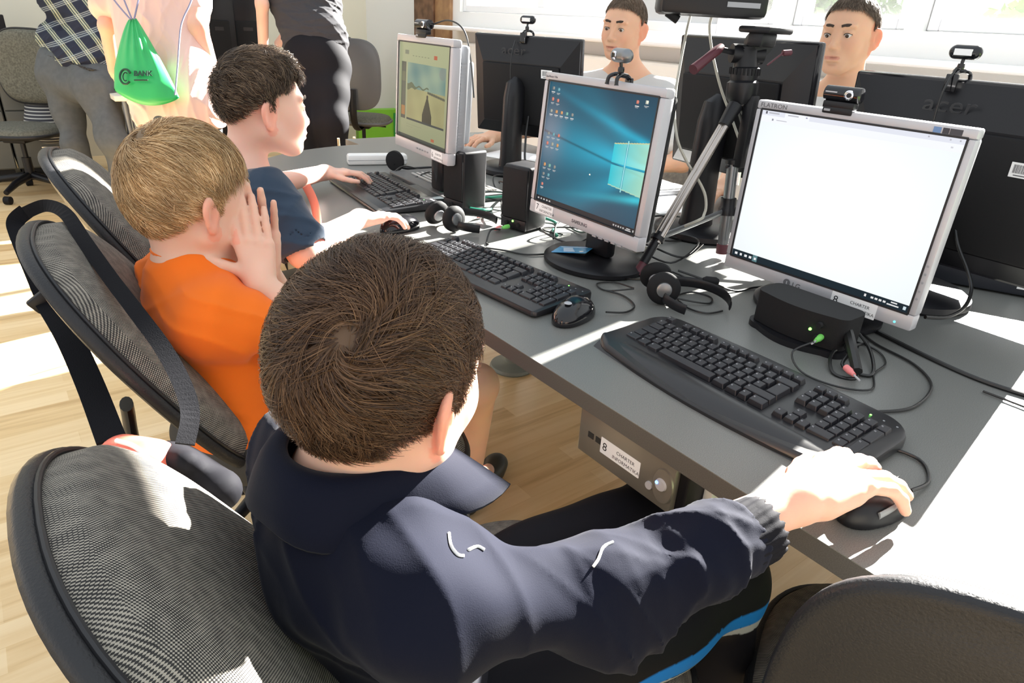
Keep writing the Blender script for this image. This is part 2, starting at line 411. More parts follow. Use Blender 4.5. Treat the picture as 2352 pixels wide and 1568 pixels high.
# open casement standing into the room, its grey film toward us
cs = thing('open_casement', 'white window casement with a pale grey pane, swung open behind the tripod', 'window', (2.66, 1.83, WB))
b = MB(); W_, H_ = .62, 1.35
for q in ((0, .05, 0, H_), (W_-.05, W_, 0, H_), (.05, W_-.05, 0, .05), (.05, W_-.05, H_-.05, H_)): b.box(q[0], q[1], -.02, .02, q[2], q[3], .005)
b.build('casement_frame', M_frame, cs, rot=(0, 0, math.radians(118)), loc=(-.03, -.1, -.06))
MB().box(.05, W_-.05, -.004, .004, .05, H_-.05).build('grey_pane', mat('grey_film', (.55, .58, .6), .4), cs, rot=(0, 0, math.radians(118)), loc=(-.03, -.1, -.06))
bl = thing('roller_blind', 'grey roller blind let down in the narrow window by the pier', 'blind', (WX-.03, .95, 2.8))  # added sheet above the view, shades the head of the boy in orange
MB().box(-.012, -.006, -.17, .23, -.52, 0).build('blind_cloth', mat('blind_cloth', (.35, .36, .38), .9), bl); MB().tube([(-.01, -.18, .01), (-.01, .24, .01)], .02, 12).build('roller', M_frame, bl, True)
bl = thing('roller_blind', 'grey roller blind rolled mostly up over the widest window', 'blind', (WX-.03, -.7, 2.8))  # second added sheet, unseen, keeps sun off the top of the nearest chair
MB().box(-.012, -.006, -1.5, 1.46, -.27, 0).build('blind_cloth', MATS['blind_cloth'], bl); MB().tube([(-.01, -1.51, .01), (-.01, 1.47, .01)], .02, 12).build('roller', M_frame, bl, True)
# outdoors
struct(MB().box(2.95, 40, -30, 30, -1.2, -1.0).build('ground_outside', mat('lawn', (.16, .3, .06), .9, noise=(1.5, (.12, .25, .04), (.22, .36, .08)))))
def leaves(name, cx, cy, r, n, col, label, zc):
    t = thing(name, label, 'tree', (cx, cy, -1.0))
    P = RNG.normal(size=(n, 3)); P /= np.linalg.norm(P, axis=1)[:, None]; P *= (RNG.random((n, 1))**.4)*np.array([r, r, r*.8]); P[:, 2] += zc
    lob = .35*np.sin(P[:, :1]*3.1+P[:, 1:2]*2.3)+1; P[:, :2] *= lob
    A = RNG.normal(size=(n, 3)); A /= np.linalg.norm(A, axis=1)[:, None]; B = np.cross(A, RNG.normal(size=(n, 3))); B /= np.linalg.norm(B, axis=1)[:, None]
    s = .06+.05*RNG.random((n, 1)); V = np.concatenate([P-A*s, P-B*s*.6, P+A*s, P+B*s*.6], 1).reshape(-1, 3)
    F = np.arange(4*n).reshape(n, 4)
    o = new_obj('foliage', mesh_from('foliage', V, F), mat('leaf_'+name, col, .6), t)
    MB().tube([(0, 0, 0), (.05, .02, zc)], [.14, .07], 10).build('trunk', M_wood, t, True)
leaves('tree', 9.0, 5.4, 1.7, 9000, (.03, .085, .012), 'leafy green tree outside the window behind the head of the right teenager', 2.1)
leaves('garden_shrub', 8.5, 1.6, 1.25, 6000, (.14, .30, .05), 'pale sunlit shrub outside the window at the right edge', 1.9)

# ---------------------------------------------------------------- desks
def desk_outline():
    p = [(1.36, -1.9), (1.36, 2.15), (.62, 2.15)]
    cx, cy, r = .62, 1.50, .62
    for k in range(0, 19):
        g = PI/2+PI/2*k/18; p.append((cx+r*math.cos(g), cy-.02+r*.85*math.sin(g)))
    p += [(0, 1.2), (0, -1.9)]
    return p
dk = thing('desk', 'long dark grey computer desk with a rounded end that carries all the monitors', 'desk', (.75, 0, 0))
ol = desk_outline()
n_ = len(ol)
top = MB(); top.prism([(x-.75, y) for x, y in ol], DZ-.0012, DZ); top.build('worktop', M_desk, dk)
e = MB(); e.prism([(x-.75, y) for x, y in ol], DZ-.030, DZ-.0013); e.build('edge_band', M_deskedge, dk)
for (x, y) in ((.83, 1.13), (.75, -1.3)):
    l_ = MB(); l_.lathe([(.085, 0), (.09, .008), (.085, .018), (.03, .03), (.022, .04)], 32, Matrix.Translation((x-.75, y, 0))); l_.tube([(x-.75, y, .03), (x-.75, y, DZ-.031)], .03, 16)
    l_.build('leg', mat('grey_green_metal', (.20, .22, .19), .45), dk, True)
# cardboard/ribbed tray behind keyboard 6
rt = thing('cable_tray', 'flat dark grey ribbed tray lying on the desk behind the far keyboard', 'tray', (.55, 1.17, DZ), math.radians(-4))
b = MB(); b.box(-.13, .09, -.22, .2, 0, .022, .004); b.build('tray_body', mat('tray_grey', (.09, .09, .09), .5), rt)
for k in range(9): MB().box(-.08+k*.018, -.072+k*.018, -.18, .13, .022, .027, .001).build('rib', mat('rib_grey', (.42, .42, .4), .5), rt)

# ---------------------------------------------------------------- screens
def screen_obj(parent, W, H, paint, loc, es=1.0, nx=300):
    ny = int(nx*H/W); U, Vv = np.meshgrid((np.arange(nx)+.5)/nx, (np.arange(ny)+.5)/ny)
    img = paint(U, 1-Vv).reshape(-1, 3)                    # v measured from the top
    xs = np.linspace(-W/2, W/2, nx+1); zs = np.linspace(-H/2, H/2, ny+1); X, Z = np.meshgrid(xs, zs)
    V = np.stack([X.ravel(), np.zeros(X.size), Z.ravel()], 1)
    i = np.arange(nx*ny); r = i//nx; c = i % nx; a = r*(nx+1)+c
    F = np.stack([a, a+1, a+nx+2, a+nx+1], 1)
    me = mesh_from('screen', V, F); at_ = me.attributes.new('scr', 'FLOAT_COLOR', 'CORNER')
    cc = np.ones((len(F)*4, 4), np.float32); cc[:, :3] = np.repeat(img, 4, 0); at_.data.foreach_set('color', cc.ravel())
    key = 'lcd_%.2f' % es
    m = MATS.get(key)
    if m is None:
        m = mat(key, (.004, .004, .004), .3, spec=.12); n = m.node_tree.nodes; a_ = n.new('ShaderNodeAttribute'); a_.attribute_name = 'scr'
        m.node_tree.links.new(a_.outputs['Color'], n['Principled BSDF'].inputs['Emission Color']); n['Principled BSDF'].inputs['Emission Strength'].default_value = es
    o = new_obj('screen', me, m, parent, loc); return o
def rect(img, U, V, x0, x1, y0, y1, c, a=1.0):
    m = (U >= x0) & (U < x1) & (V >= y0) & (V < y1); img[m] = img[m]*(1-a)+np.array(c)*a
def blob(img, U, V, x, y, r, c):
    m = ((U-x)**2+((V-y)*.8)**2) < r*r; img[m] = c
def icon(img, U, V, x, y, c, rn):
    s = .013; rect(img, U, V, x-s*.8, x+s*.8, y-s, y+s, np.array(c)*.55); blob(img, U, V, x+.003, y-.002, .009, c); rect(img, U, V, x-s*1.3, x+s*1.3, y+.026, y+.031, (.5, .5, .5)); rect(img, U, V, x-s*.9, x+s*.7, y+.036, y+.040, (.35, .36, .36))
def paint_desktop(U, V):
    img = np.zeros(U.shape+(3,)); cx, cy = .93, .50
    img[...] = np.array((.016, .045, .075)); lum = (1-np.clip(np.abs(V-.52)*1.7, 0, 1))
    img += np.array((.0, .055, .085))*lum[..., None]*(.3+U)[..., None]
    dx = np.maximum(cx-U, 0); ang = np.arctan2(V-cy, dx+.10)
    beam = np.exp(-(ang/.62)**4)*np.exp(-dx*1.9)
    beam *= .65+.35*np.cos(ang*9+.5); img += np.array((.0, .42, .60))*(beam*1.0)[..., None]
    ray1 = np.exp(-((V-(.34-.50*(.98-U)*.62))/.035)**2)*np.exp(-dx*2.6); img += np.array((.0, .25, .36))*ray1[..., None]
    ray2 = np.exp(-((V-(.74+.18*(.98-U)))/.03)**2)*np.exp(-dx*4.5); img += np.array((.02, .35, .40))*ray2[..., None]
    dark = np.exp(-((V-(.545-.17*(.85-U)))/.010)**2)*(U < .99)*np.exp(-dx*.3); img *= (1-.62*dark)[..., None]
    xl, xm = .695, .815
    def top(u): return .385-(u-xl)*.02*0+(-.02)*(u-xl)/.3*1.0
    for a_, b_ in ((xl, xm-.008), (xm+.008, 1.0)):
        for t in (0, 1):
            y0 = .375 if t == 0 else .53; y1 = .515 if t == 0 else .685
            y0s, y1s = (y0-.055*(U-xl)/.3, y1) if t == 0 else (y0, y1+.03*(U-xl)/.3)
            m = (U > a_) & (U < b_) & (V > y0s) & (V < y1s)
            k = np.clip((U-xl)/.3, 0, 1)[..., None]
            img = np.where(m[..., None], img*.25+np.array((.02, .50, .58))*(1-k)*.8+np.array((.32, .58, .42))*k*.95, img)
    for ya, yb, c in ((.375, .32, (.5, .5, .25)), (.685, .715, (.35, .55, .4))):
        yy = ya+(yb-ya)*(U-xl)/.3; m = (U > xl) & (np.abs(V-yy) < .004); img[m] = c
    m = (np.abs(U-xm) < .006) & (V > .335) & (V < .72); img[m] = (.25, .6, .62)
    img += np.array((.13, .055, .04))*(np.exp(-((U-.06)/.14)**2)*np.exp(-((V-.42)/.22)**2))[..., None]
    cols = [(.25, .25, .23), (.2, .42, .35), (.6, .3, .12), (.35, .36, .3), (.6, .2, .15), (.15, .35, .4)]
    for i, (x, y) in enumerate([(.045, .055), (.10, .06), (.05, .14), (.105, .145), (.05, .235), (.105, .235), (.16, .235), (.215, .235), (.27, .235), (.05, .42), (.105, .42), (.16, .42), (.05, .50), (.105, .50), (.16, .50), (.05, .68), (.105, .68), (.16, .68), (.05, .76), (.105, .76), (.05, .85), (.83, .055), (.905, .045)]):
        icon(img, U, V, x, y, cols[(i*5+i//3) % 6] if i != 22 else (.7, .72, .6), RNG)
    rect(img, U, V, 0, 1, .955, 1, (.012, .016, .02))
    for i in range(5): rect(img, U, V, .02+i*.032, .036+i*.032, .970, .985, (.45, .45, .45))
    for i in range(5): rect(img, U, V, .80+i*.022, .812+i*.022, .972, .983, (.4, .4, .4))
    rect(img, U, V, .92, .955, .966, .974, (.45, .45, .45)); rect(img, U, V, .91, .96, .980, .987, (.45, .45, .45)); rect(img, U, V, .975, .99, .968, .985, (.4, .4, .4))
    blob(img, U, V, .52, .655, .006, (.8, .8, .7))
    return np.clip(img, 0, 1)
def paint_white(U, V):
    img = np.ones(U.shape+(3,))*np.array((.93, .985, 1.0)); v = np.clip(1.1-np.hypot(U-.5, V-.5)*.32, .8, 1.1); img *= v[..., None]
    rect(img, U, V, 0, 1, 0, .035, (.72, .74, .82)); rect(img, U, V, .135, .27, 0, .035, (.86, .88, .92)); rect(img, U, V, 0, 1, .035, .075, (.86, .88, .92))
    rect(img, U, V, .02, .03, .01, .024, (.1, .1, .12)); rect(img, U, V, .04, .10, .014, .02, (.45, .46, .5)); rect(img, U, V, .15, .21, .014, .02, (.5, .5, .55)); rect(img, U, V, .09, .15, .053, .058, (.45, .45, .5)); rect(img, U, V, .065, .073, .05, .062, (.3, .3, .35)); rect(img, U, V, .25, .26, .012, .022, (.4, .4, .5))
    for x in (.84, .93, .97): rect(img, U, V, x, x+.008, .012, .02, (.45, .45, .5))
    rect(img, U, V, .945, .955, .05, .06, (.6, .6, .65)); rect(img, U, V, 0, 1, .955, 1, (.012, .022, .03))
    rect(img, U, V, .135, .165, .955, 1, (.10, .2, .22))
    for i in range(5): rect(img, U, V, .018+i*.031, .034+i*.031, .970, .986, (.75, .76, .78))
    rect(img, U, V, .78, .79, .965, .985, (.7, .7, .7))
    for i in range(4): rect(img, U, V, .815+i*.02, .828+i*.02, .972, .984, (.7, .7, .7))
    rect(img, U, V, .91, .94, .964, .972, (.7, .7, .7)); rect(img, U, V, .895, .95, .98, .987, (.7, .7, .7)); rect(img, U, V, .97, .985, .966, .986, (.6, .7, .75))
    return img
def paint_page(U, V):
    img = np.ones(U.shape+(3,))*np.array((.34, .36, .21)); img *= (.85+.3*(1-V))[..., None]
    x0, x1, y0, y1 = .18, .93, .20, .78
    n1 = np.sin(U*9+V*5)+np.sin(U*23-V*11)*.5+np.sin(V*31+U*6)*.3; cl = np.clip(n1*.25+.5, 0, 1)[..., None]
    sky = np.array((.09, .20, .20))*(1-cl)+np.array((.30, .38, .27))*cl; sand = np.array((.33, .31, .15))*(.85+.3*cl)
    pic = np.where((V < .46)[..., None], sky, sand)
    isl = (np.abs(V-.44-.012*np.sin(U*40)) < .025*np.clip(np.sin(U*9-.3), 0, 1)+.008) & (U < .62); pic[isl] = (.10, .12, .07)
    pier = (np.abs(V-(.47+.10*(U-.62))) < .012) & (U > .60); pic[pier] = (.10, .10, .07)
    per = (np.abs(U-.60) < .012+(V-.52)*.45*(V < .70)+.08*(V >= .70)) & (V > .52) & (V < .80); pic[per] = (.05, .05, .035)
    hd = (((U-.60)/.018)**2+((V-.515)/.02)**2) < 1; pic[hd] = (.05, .045, .04)
    m = (U > x0) & (U < x1) & (V > y0) & (V < y1); img = np.where(m[..., None], pic, img)
    rect(img, U, V, x0, x1, .78, .80, (.05, .06, .06)); rect(img, U, V, .05, .15, .20, .80, (.08, .09, .07)); rect(img, U, V, .06, .14, .66, .76, (.35, .17, .06)); rect(img, U, V, .06, .14, .3, .4, (.12, .13, .08))
    m = (((U-.87)/.06)**2+((V-.26)/.06)**2) < 1; img[m] = img[m]*.5+.1
    rect(img, U, V, .70, .76, .10, .14, (.45, .10, .05)); rect(img, U, V, .70, .76, .92, .95, (.42, .12, .06))
    for i in range(6): rect(img, U, V, .28+i*.06, .31+i*.06, .125, .133, (.22, .24, .15))
    rect(img, U, V, .12, .2, .08, .12, (.2, .22, .15)); rect(img, U, V, .18, .5, .845, .85, (.25, .26, .16)); rect(img, U, V, .18, .32, .87, .875, (.25, .26, .16))
    rect(img, U, V, 0, 1, .965, 1, (.06, .07, .06))
    return img

# ---------------------------------------------------------------- silver monitors (viewed from -y, rotated -90)
def sticker(parent, num, M, w=.078, h=.026):
    o = MB().prism(rrect(w, h, .001, 2), 0, .0004, M).build('sticker', M_white, parent); o['label'] = 'white sticker with the number and two lines of lettering'
    t = MB(); text_mesh(t, num, .02, M @ Matrix.Translation((-w*.45, -.007, .0004)), .0001); text_mesh(t, 'CHARTER', .0085, M @ Matrix.Translation((w*.14, .001, .0004)), .0001, 'CENTER'); text_mesh(t, 'INFORMATIKA', .0085, M @ Matrix.Translation((w*.16, -.010, .0004)), .0001, 'CENTER')
    t.build('lettering', M_ink, parent)
def monitor(label, c, yaw, tilt, W, H, bl, bt, bb, paint, es, depth=.06, base='round', front=M_silver, side=None, back=M_blackm, group='silver monitors on the near side of the desk', neckx=0, necky=.05, ribs=False):
    t = thing('monitor', label, 'monitor', (c[0], c[1], DZ), math.radians(-90+yaw), group)
    Z = c[2]-DZ; R = Matrix.Translation((0, 0, Z)) @ Matrix.Rotation(-math.radians(tilt), 4, 'X')
    x0, x1, z0, z1 = -W/2-bl, W/2+bl, -H/2-bb, H/2+bt
    f = MB(); o_ = .012
    f.box(x0, x1, -.004, .022, H/2, z1, .004, R); f.box(x0, x1, -.004, .022, z0, -H/2, .004, R)
    f.box(x0, -W/2, -.004, .022, -H/2, H/2, .003, R); f.box(W/2, x1, -.004, .022, -H/2, H/2, .003, R); f.box(x0+.002, x1-.002, .006, .024, z0+.002, z1-.002, .003, R)
    fr = f.build('bezel', front, t, True)
    i = MB(); g = .004
    for q in ((-W/2-g*.3, W/2+g*.3, H/2-.001, H/2+g*.6), (-W/2-g*.3, W/2+g*.3, -H/2-g*.6, -H/2+.001), (-W/2-g*.6, -W/2+.001, -H/2, H/2), (W/2-.001, W/2+g*.6, -H/2, H/2)): i.box(q[0], q[1], -.0048, -.003, q[2], q[3], 0, R)
    i.build('screen_rim', M_ink, t)
    s_ = screen_obj(t, W, H, paint, (0, 0, Z), es); s_.rotation_euler = (-math.radians(tilt), 0, 0)
    bk = MB(); bk.box(x0+.012, x1-.012, .024, .024+depth*.45, z0+.012, z1-.012, .01, R); bk.box(x0+.05, x1-.05, .02+depth*.4, .02+depth, z0+.05, z1-.05, .012, R)
    bs = bk.build('back_shell', back, t, True)
    v = MB()
    for k in range(26): zz = z0+.05+k*(z1-z0-.1)/26; v.box(x1-.016, x1-.0115, .03, .046, zz, zz+.004, 0, R)
    if ribs: v.build('vent_ribs', M_silverd, bs)
    nk = MB(); nk.box(-.04, .04, .03+necky*.3, .06+necky*.3, .02, Z-.04, .01); nk.build('stand_neck', M_black, t, True)
    if base == 'round': MB().lathe([(.118, 0), (.122, .004), (.122, .012), (.112, .019), (.0, .021)], 48, Matrix.Translation((0, .045, 0)) @ Matrix.Diagonal((1.05, .92, 1, 1))).build('stand_base', M_black, t, True)
    return t, R, (x0, x1, z0, z1)
FR = lambda R, x, z, y=-.0042: R @ Matrix.Translation((x, y, z)) @ FRONT
m8, R8, e8 = monitor('large silver monitor with a bright white page, nearest on the right', (.598, -.095, .965), 0, 1, .376, .301, .013, .017, .030, paint_white, 1.02, depth=.07)
sticker(m8, '8', FR(R8, .093, -.301/2-.017), .088, .030)
t = MB(); text_mesh(t, 'LG', .015, FR(R8, -.035, -.301/2-.024), .0002, bold=.0002); t.build('maker_lettering', M_darkink, m8); t = MB(); text_mesh(t, 'FLATRON', .0115, FR(R8, e8[0]+.008, .301/2+.005), .0002, squash=1.15)
t.build('logo_lettering', M_darkink, m8)
t = MB(); t.lathe([(.0075, 0), (.0075, .0006)], 24, FR(R8, -.047, -.301/2-.018)); t.build('round_logo', M_darkink, m8)
t = MB(); t.box(-.0008, .0012, -.0052, -.0045, -.004, .003, 0, R8 @ Matrix.Translation((-.047, 0, -.301/2-.018))); t.box(-.0008, .0035, -.0052, -.0045, -.004, -.0028, 0, R8 @ Matrix.Translation((-.047, 0, -.301/2-.018))); t.build('logo_strokes', M_silver, m8)
for k, (x, w_, c) in enumerate(((.140, .012, (.12, .22, .42)), (.1535, .010, (.03, .03, .04)), (.169, .019, (.04, .04, .05)))):
    MB().box(x-w_/2, x+w_/2, -.0046, -.0038, .301/2+.003, .301/2+.012, 0, R8).build('badge', mat('badge_%d' % k, c, .4), m8)
for z in (-.06, -.075, -.09, -.106, -.12): MB().lathe([(.0022, 0), (.0018, .0008)], 12, FR(R8, .376/2+.0065, z)).build('button', M_silverd, m8, True)
MB().lathe([(.002, 0), (.002, .0005)], 12, FR(R8, .172, -.301/2-.021)).build('power_light', mat('cyan_led', (.1, .6, .7), .4, emit=(.1, .8, .9), es=2), m8)
m7, R7, e7 = monitor('silver monitor showing a blue computer desktop, between the speakers and the tripod', (.393, .355, .995), -1.5, 4, .338, .270, .0165, .018, .032, paint_desktop, 1.15)
sticker(m7, '7', FR(R7, -.128, -.27/2-.014), .068, .026)
t = MB(); text_mesh(t, 'SAMSUNG', .0105, FR(R7, -.025, -.27/2-.020), .0002, squash=1.1, bold=.0003); t.build('maker_lettering', M_darkink, m7); t = MB(); text_mesh(t, 'SyncMaster 710n', .006, FR(R7, e7[0]+.004, .27/2+.007), .0002); t.build('logo_lettering', M_darkink, m7)
for k in range(5): MB().box(.05+k*.02, .062+k*.02, -.006, -.003, -.27/2-.0328, -.27/2-.029, 0, R7).build('button', M_silverd, m7)
m6, R6, e6 = monitor('silver monitor showing a beach picture, farthest left', (.388, 1.07, 1.042), -5.2, 2.6, .338, .270, .0165, .02, .034, paint_page, .9, depth=.075, back=M_silverd, base='none', ribs=True)
sticker(m6, '6', FR(R6, .118, -.27/2-.017), .07, .026)
for k in range(5): MB().box(-.02+k*.018, -.01+k*.018, -.006, -.003, -.27/2-.02, -.27/2-.016, 0, R6).build('button', M_silverd, m6)
b = MB(); b.prism([(-.09, 0), (.09, 0), (.11, .12), (-.11, .12)], 0, .02, Matrix.Translation((0, -.03, 0))); b.tube([(0, .10, .02), (0, .055, .25)], [.05, .045], 16, flat=(.45, 1)); b.build('stand_base', mat('dark_slate_plastic', (.035, .045, .05), .4), m6, True)

# ---------------------------------------------------------------- black monitors seen from behind (screen toward +x)
def back_monitor(label, c, yaw, tilt, W, H, logo=None, code=True, stand='pillar', codepos=(0, 0), lean=0):
    t = thing('monitor', label, 'monitor', (c[0], c[1], DZ), math.radians(90+yaw), 'black monitors facing the windows'); Z = c[2]-DZ
    R = Matrix.Translation((0, 0, Z)) @ Matrix.Rotation(-math.radians(tilt), 4, 'X')
    f = MB(); f.box(-W/2, W/2, -.012, .012, -H/2, H/2, .006, R); f.build('bezel', M_blackg, t, True)
    # sloped shoulders up to a raised rear panel
    a = [(-W/2+.006, -H/2+.006), (W/2-.006, -H/2+.006), (W/2-.006, H/2-.006), (-W/2+.006, H/2-.006)]
    i_ = [(-W/2+.06, -H/2+.05), (W/2-.06, -H/2+.05), (W/2-.06, H/2-.085), (-W/2+.06, H/2-.085)]
    V = [(x, .012, z) for x, z in a]+[(x, .045, z) for x, z in i_]; bk = MB().add([R @ Vector(v) for v in V], [(k, (k+1) % 4, 4+(k+1) % 4, 4+k) for k in range(4)]+[(4, 5, 6, 7)])
    bs = bk.build('back_shell', M_black, t)
    p = MB(); p.box(-W/2+.065, W/2-.065, .045, .056, -H/2+.055, H/2-.09, .004, R); p.build('rear_panel', M_blackm, t, True)
    screen_obj(t, W-.04, H-.04, lambda U, V: np.ones(U.shape+(3,))*np.array((.5, .6, .65)), (0, 0, 0), .8, 4).matrix_basis = R @ Matrix.Translation((0, -.0125, 0))
    if logo: text_mesh(MB(), '', .01, Matrix()) if 0 else None
    if logo:
        l_ = MB(); text_mesh(l_, logo, .052, R @ Matrix.Translation((.09, .0345, H/2-.062)) @ Matrix.Rotation(math.radians(-21), 4, 'X') @ BACK, .0004, squash=1.15, shear=.2); l_.build('logo_lettering', mat('dark_relief', (.05, .05, .055), .3), t)
    if code:
        x, z = codepos; k = MB().box(x-.022, x+.022, .056, .0566, z-.014, z+.014, 0, R).build('barcode_label', M_white, t)
        l_ = MB(); xx = x-.018
        while xx < x+.017: ww = random.choice((.0006, .0009, .0014)); l_.box(xx, xx+ww, .0566, .0569, z-.006, z+.010, 0, R); xx += ww+random.choice((.0006, .001))
        l_.box(x-.016, x+.014, .0566, .0569, z-.011, z-.009, 0, R); l_.build('bars', M_darkink, k)
    if stand == 'pillar':
        s_ = SDF(); s_.chain([(0, .075, .02), (0, .085, Z-.02)], [.055, .05], .01); s_.cone((0, .06, Z-.02), (0, .085, Z-.02), .05, .05, .02)
        s2 = MB(); s2.tube([(0, .085, .01), (0, .085, .06), (0, .088, Z*.55), (0, .085, Z-.03), (0, .08, Z+.01), (0, .07, Z+.03)], [.056, .05, .047, .047, .042, .02], 24, flat=(.7, 1)); s2.build('stand_pillar', M_black, t, True)
    else:
        s2 = MB(); s2.box(-.035, .035, .05, .075, .02, Z-.05, .008); s2.build('stand_pillar', M_black, t, True)
    MB().lathe([(.125, 0), (.13, .006), (.128, .018), (.11, .028), (.0, .03)], 48, Matrix.Translation((0, .06, 0))).build('stand_base', M_black, t, True)
    return t
a1 = back_monitor('black monitor seen from behind, directly behind the beach-picture screen', (.965, 1.31, 1.036), 19, 6, .45, .345, 'acer', True, codepos=(-.115, .06))
a2 = back_monitor('black monitor seen from behind, behind the tripod', (.96, .40, 1.07), -6.5, 6, .45, .345, None, True, codepos=(-.075, .07))
a3 = back_monitor('widest black monitor seen from behind, at the right edge behind the white screen', (.98, -.15, 1.00), -2, 4, .52, .38, 'acer', True, 'slim', codepos=(-.135, .045))

# ---------------------------------------------------------------- webcams
def webcam(label, loc, rot, kind, front=True):
    t = thing('webcam', label, 'webcam', loc, rot, 'webcams clipped on the monitors')
    if kind == 'oval':
        s_ = SDF(); s_.cone((-.017, 0, .047), (.017, 0, .047), .0135, .0135, .002); s_.mesh  # capsule
        o = sdf_obj(s_, 'camera_body', .0012, M_tube if front else M_blackg, t, off=(0, 0, 0))
        MB().box(-.026, .026, -.0105, .012, .037, .057, .008).build('front_plate', M_blackg, o, True)
        MB().lathe([(.008, 0), (.008, .004), (.006, .005), (.0055, .003)], 24, Matrix.Translation((-.008, -.0105, .047)) @ FRONT).build('lens_ring', M_chrome, t, True)
        MB().lathe([(.0045, 0), (.004, .0045)], 20, Matrix.Translation((-.008, -.0105, .047)) @ FRONT).build('lens', M_blackg, t, True)
        MB().lathe([(.003, 0), (.0028, .002)], 16, Matrix.Translation((.009, -.0105, .049)) @ FRONT).build('button', M_silver, t, True)
        if not front: MB().box(-.017, .017, .0125, .0135, .041, .053, .0005).build('rating_label', M_white, t)
        c_ = MB(); c_.tube([(0, 0, .034), (0, .002, .022), (0, .004, .012)], .0035, 10)
        c_.lathe([(.006, -.006), (.007, 0), (.006, .006)], 16, Matrix.Translation((0, .002, .02))); c_.build('swivel', M_blackg, t, True)
        c_ = MB(); 
        for x in (-.016, .014): c_.tube(spline([(0, .004, .011), (x*.7, -.002, .012), (x, -.014, .006), (x*1.15, -.016, -.008)], 4), [.004]*12+[.005], 8)
        c_.box(-.012, .012, .022, .028, -.028, .006, .002); c_.tube([(0, .004, .011), (0, .018, .009), (0, .025, .004)], .005, 8); c_.build('clip', M_blackg, t, True)
    else:
        MB().tube([(-.034, 0, .026), (-.032, 0, .026), (.032, 0, .026), (.034, 0, .026)], [.010, .0135, .0135, .010], 24).build('camera_body', M_blackg, t, True)
        MB().lathe([(.0085, 0), (.0085, .004), (.0062, .005), (.006, .003)], 24, Matrix.Translation((.017, -.0115, .026)) @ FRONT).build('lens_ring', M_chrome, t, True)
        MB().lathe([(.0045, 0), (.004, .0047)], 20, Matrix.Translation((.017, -.0115, .026)) @ FRONT).build('lens', M_blackg, t, True)
        MB().box(-.028, -.006, -.0145, -.012, .028, .030, 0).build('name_plate', M_silver, t)
        c_ = MB(); c_.box(-.030, .030, -.012, .006, .001, .014, .003); c_.box(-.028, .028, -.012, -.0075, -.008, .004, .002); c_.build('clip', M_black, t, True)
        MB().box(-.024, -.012, -.0128, -.0118, -.004, .000, 0).build('clip_label', M_silverd, t)
    return t
R90 = math.radians(-90)
webcam('chrome oval webcam on a clip on top of the blue desktop screen', (.4025, .305, 1.149), R90-.2, 'oval')
webcam('long black bar webcam with a silver lens ring on the white screen', (.606, -.06, 1.133), R90, 'bar')
webcam('small black webcam lying on top of the beach-picture screen', (.40, 1.08, 1.200), R90, 'bar')
webcam('black webcam seen from behind, labelled, on the widest black monitor', (.965, -.10, 1.192), -R90, 'oval', False)
webcam('small webcam seen from behind on the black monitor behind the beach-picture screen', (.95, 1.31, 1.21), -R90+.33, 'oval', False)

# ---------------------------------------------------------------- keyboards
U_ = .01905
def layout():
    K = []
    for i in range(13): K.append((i+.5, 0, 1, 1))
    K.append((14, 0, 2, 1)); K.append((.75, 1, 1.5, 1))
    for i in range(12): K.append((2+i, 1, 1, 1))
    K.append((14.25, 1.5, 1.3, 2)); K.append((.875, 2, 1.75, 1))
    for i in range(12): K.append((2.25+i*.965, 2, 1, 1))
    K.append((.625, 3, 1.25, 1))
    for i in range(11): K.append((1.75+i, 3, 1, 1))
    K.append((13.6, 3, 2.75, 1))
    for x, w_ in ((.75, 1.5), (2.1, 1.2), (3.35, 1.3), (7, 5.9), (10.65, 1.3), (11.95, 1.2), (13.0, .95), (14.25, 1.5)): K.append((x, 4, w_, 1))
    K.append((.5, -1.3, 1, .8))
    for g in range(3):
        for i in range(4): K.append((2.5+g*4.4+i, -1.3, 1, .8))
    for i in range(3): K.append((16.2+i*.95, -1.3, 1, .8))
    for r in (0, 1):
        for i in range(3): K.append((16.2+i*.95, r, 1, 1))
    K.append((17.15, 3, 1, 1))
    for i in range(3): K.append((16.2+i*.95, 4, 1, 1))
    for i in range(4): K.append((19+i, 0, 1, 1))
    for r in (1, 2, 3):
        for i in range(3): K.append((19+i, r, 1, 1))
    K += [(22, 1.5, 1, 2), (22, 3.5, 1, 2), (19.5, 4, 2, 1), (21, 4, 1, 1)]
    return K
KM = {}
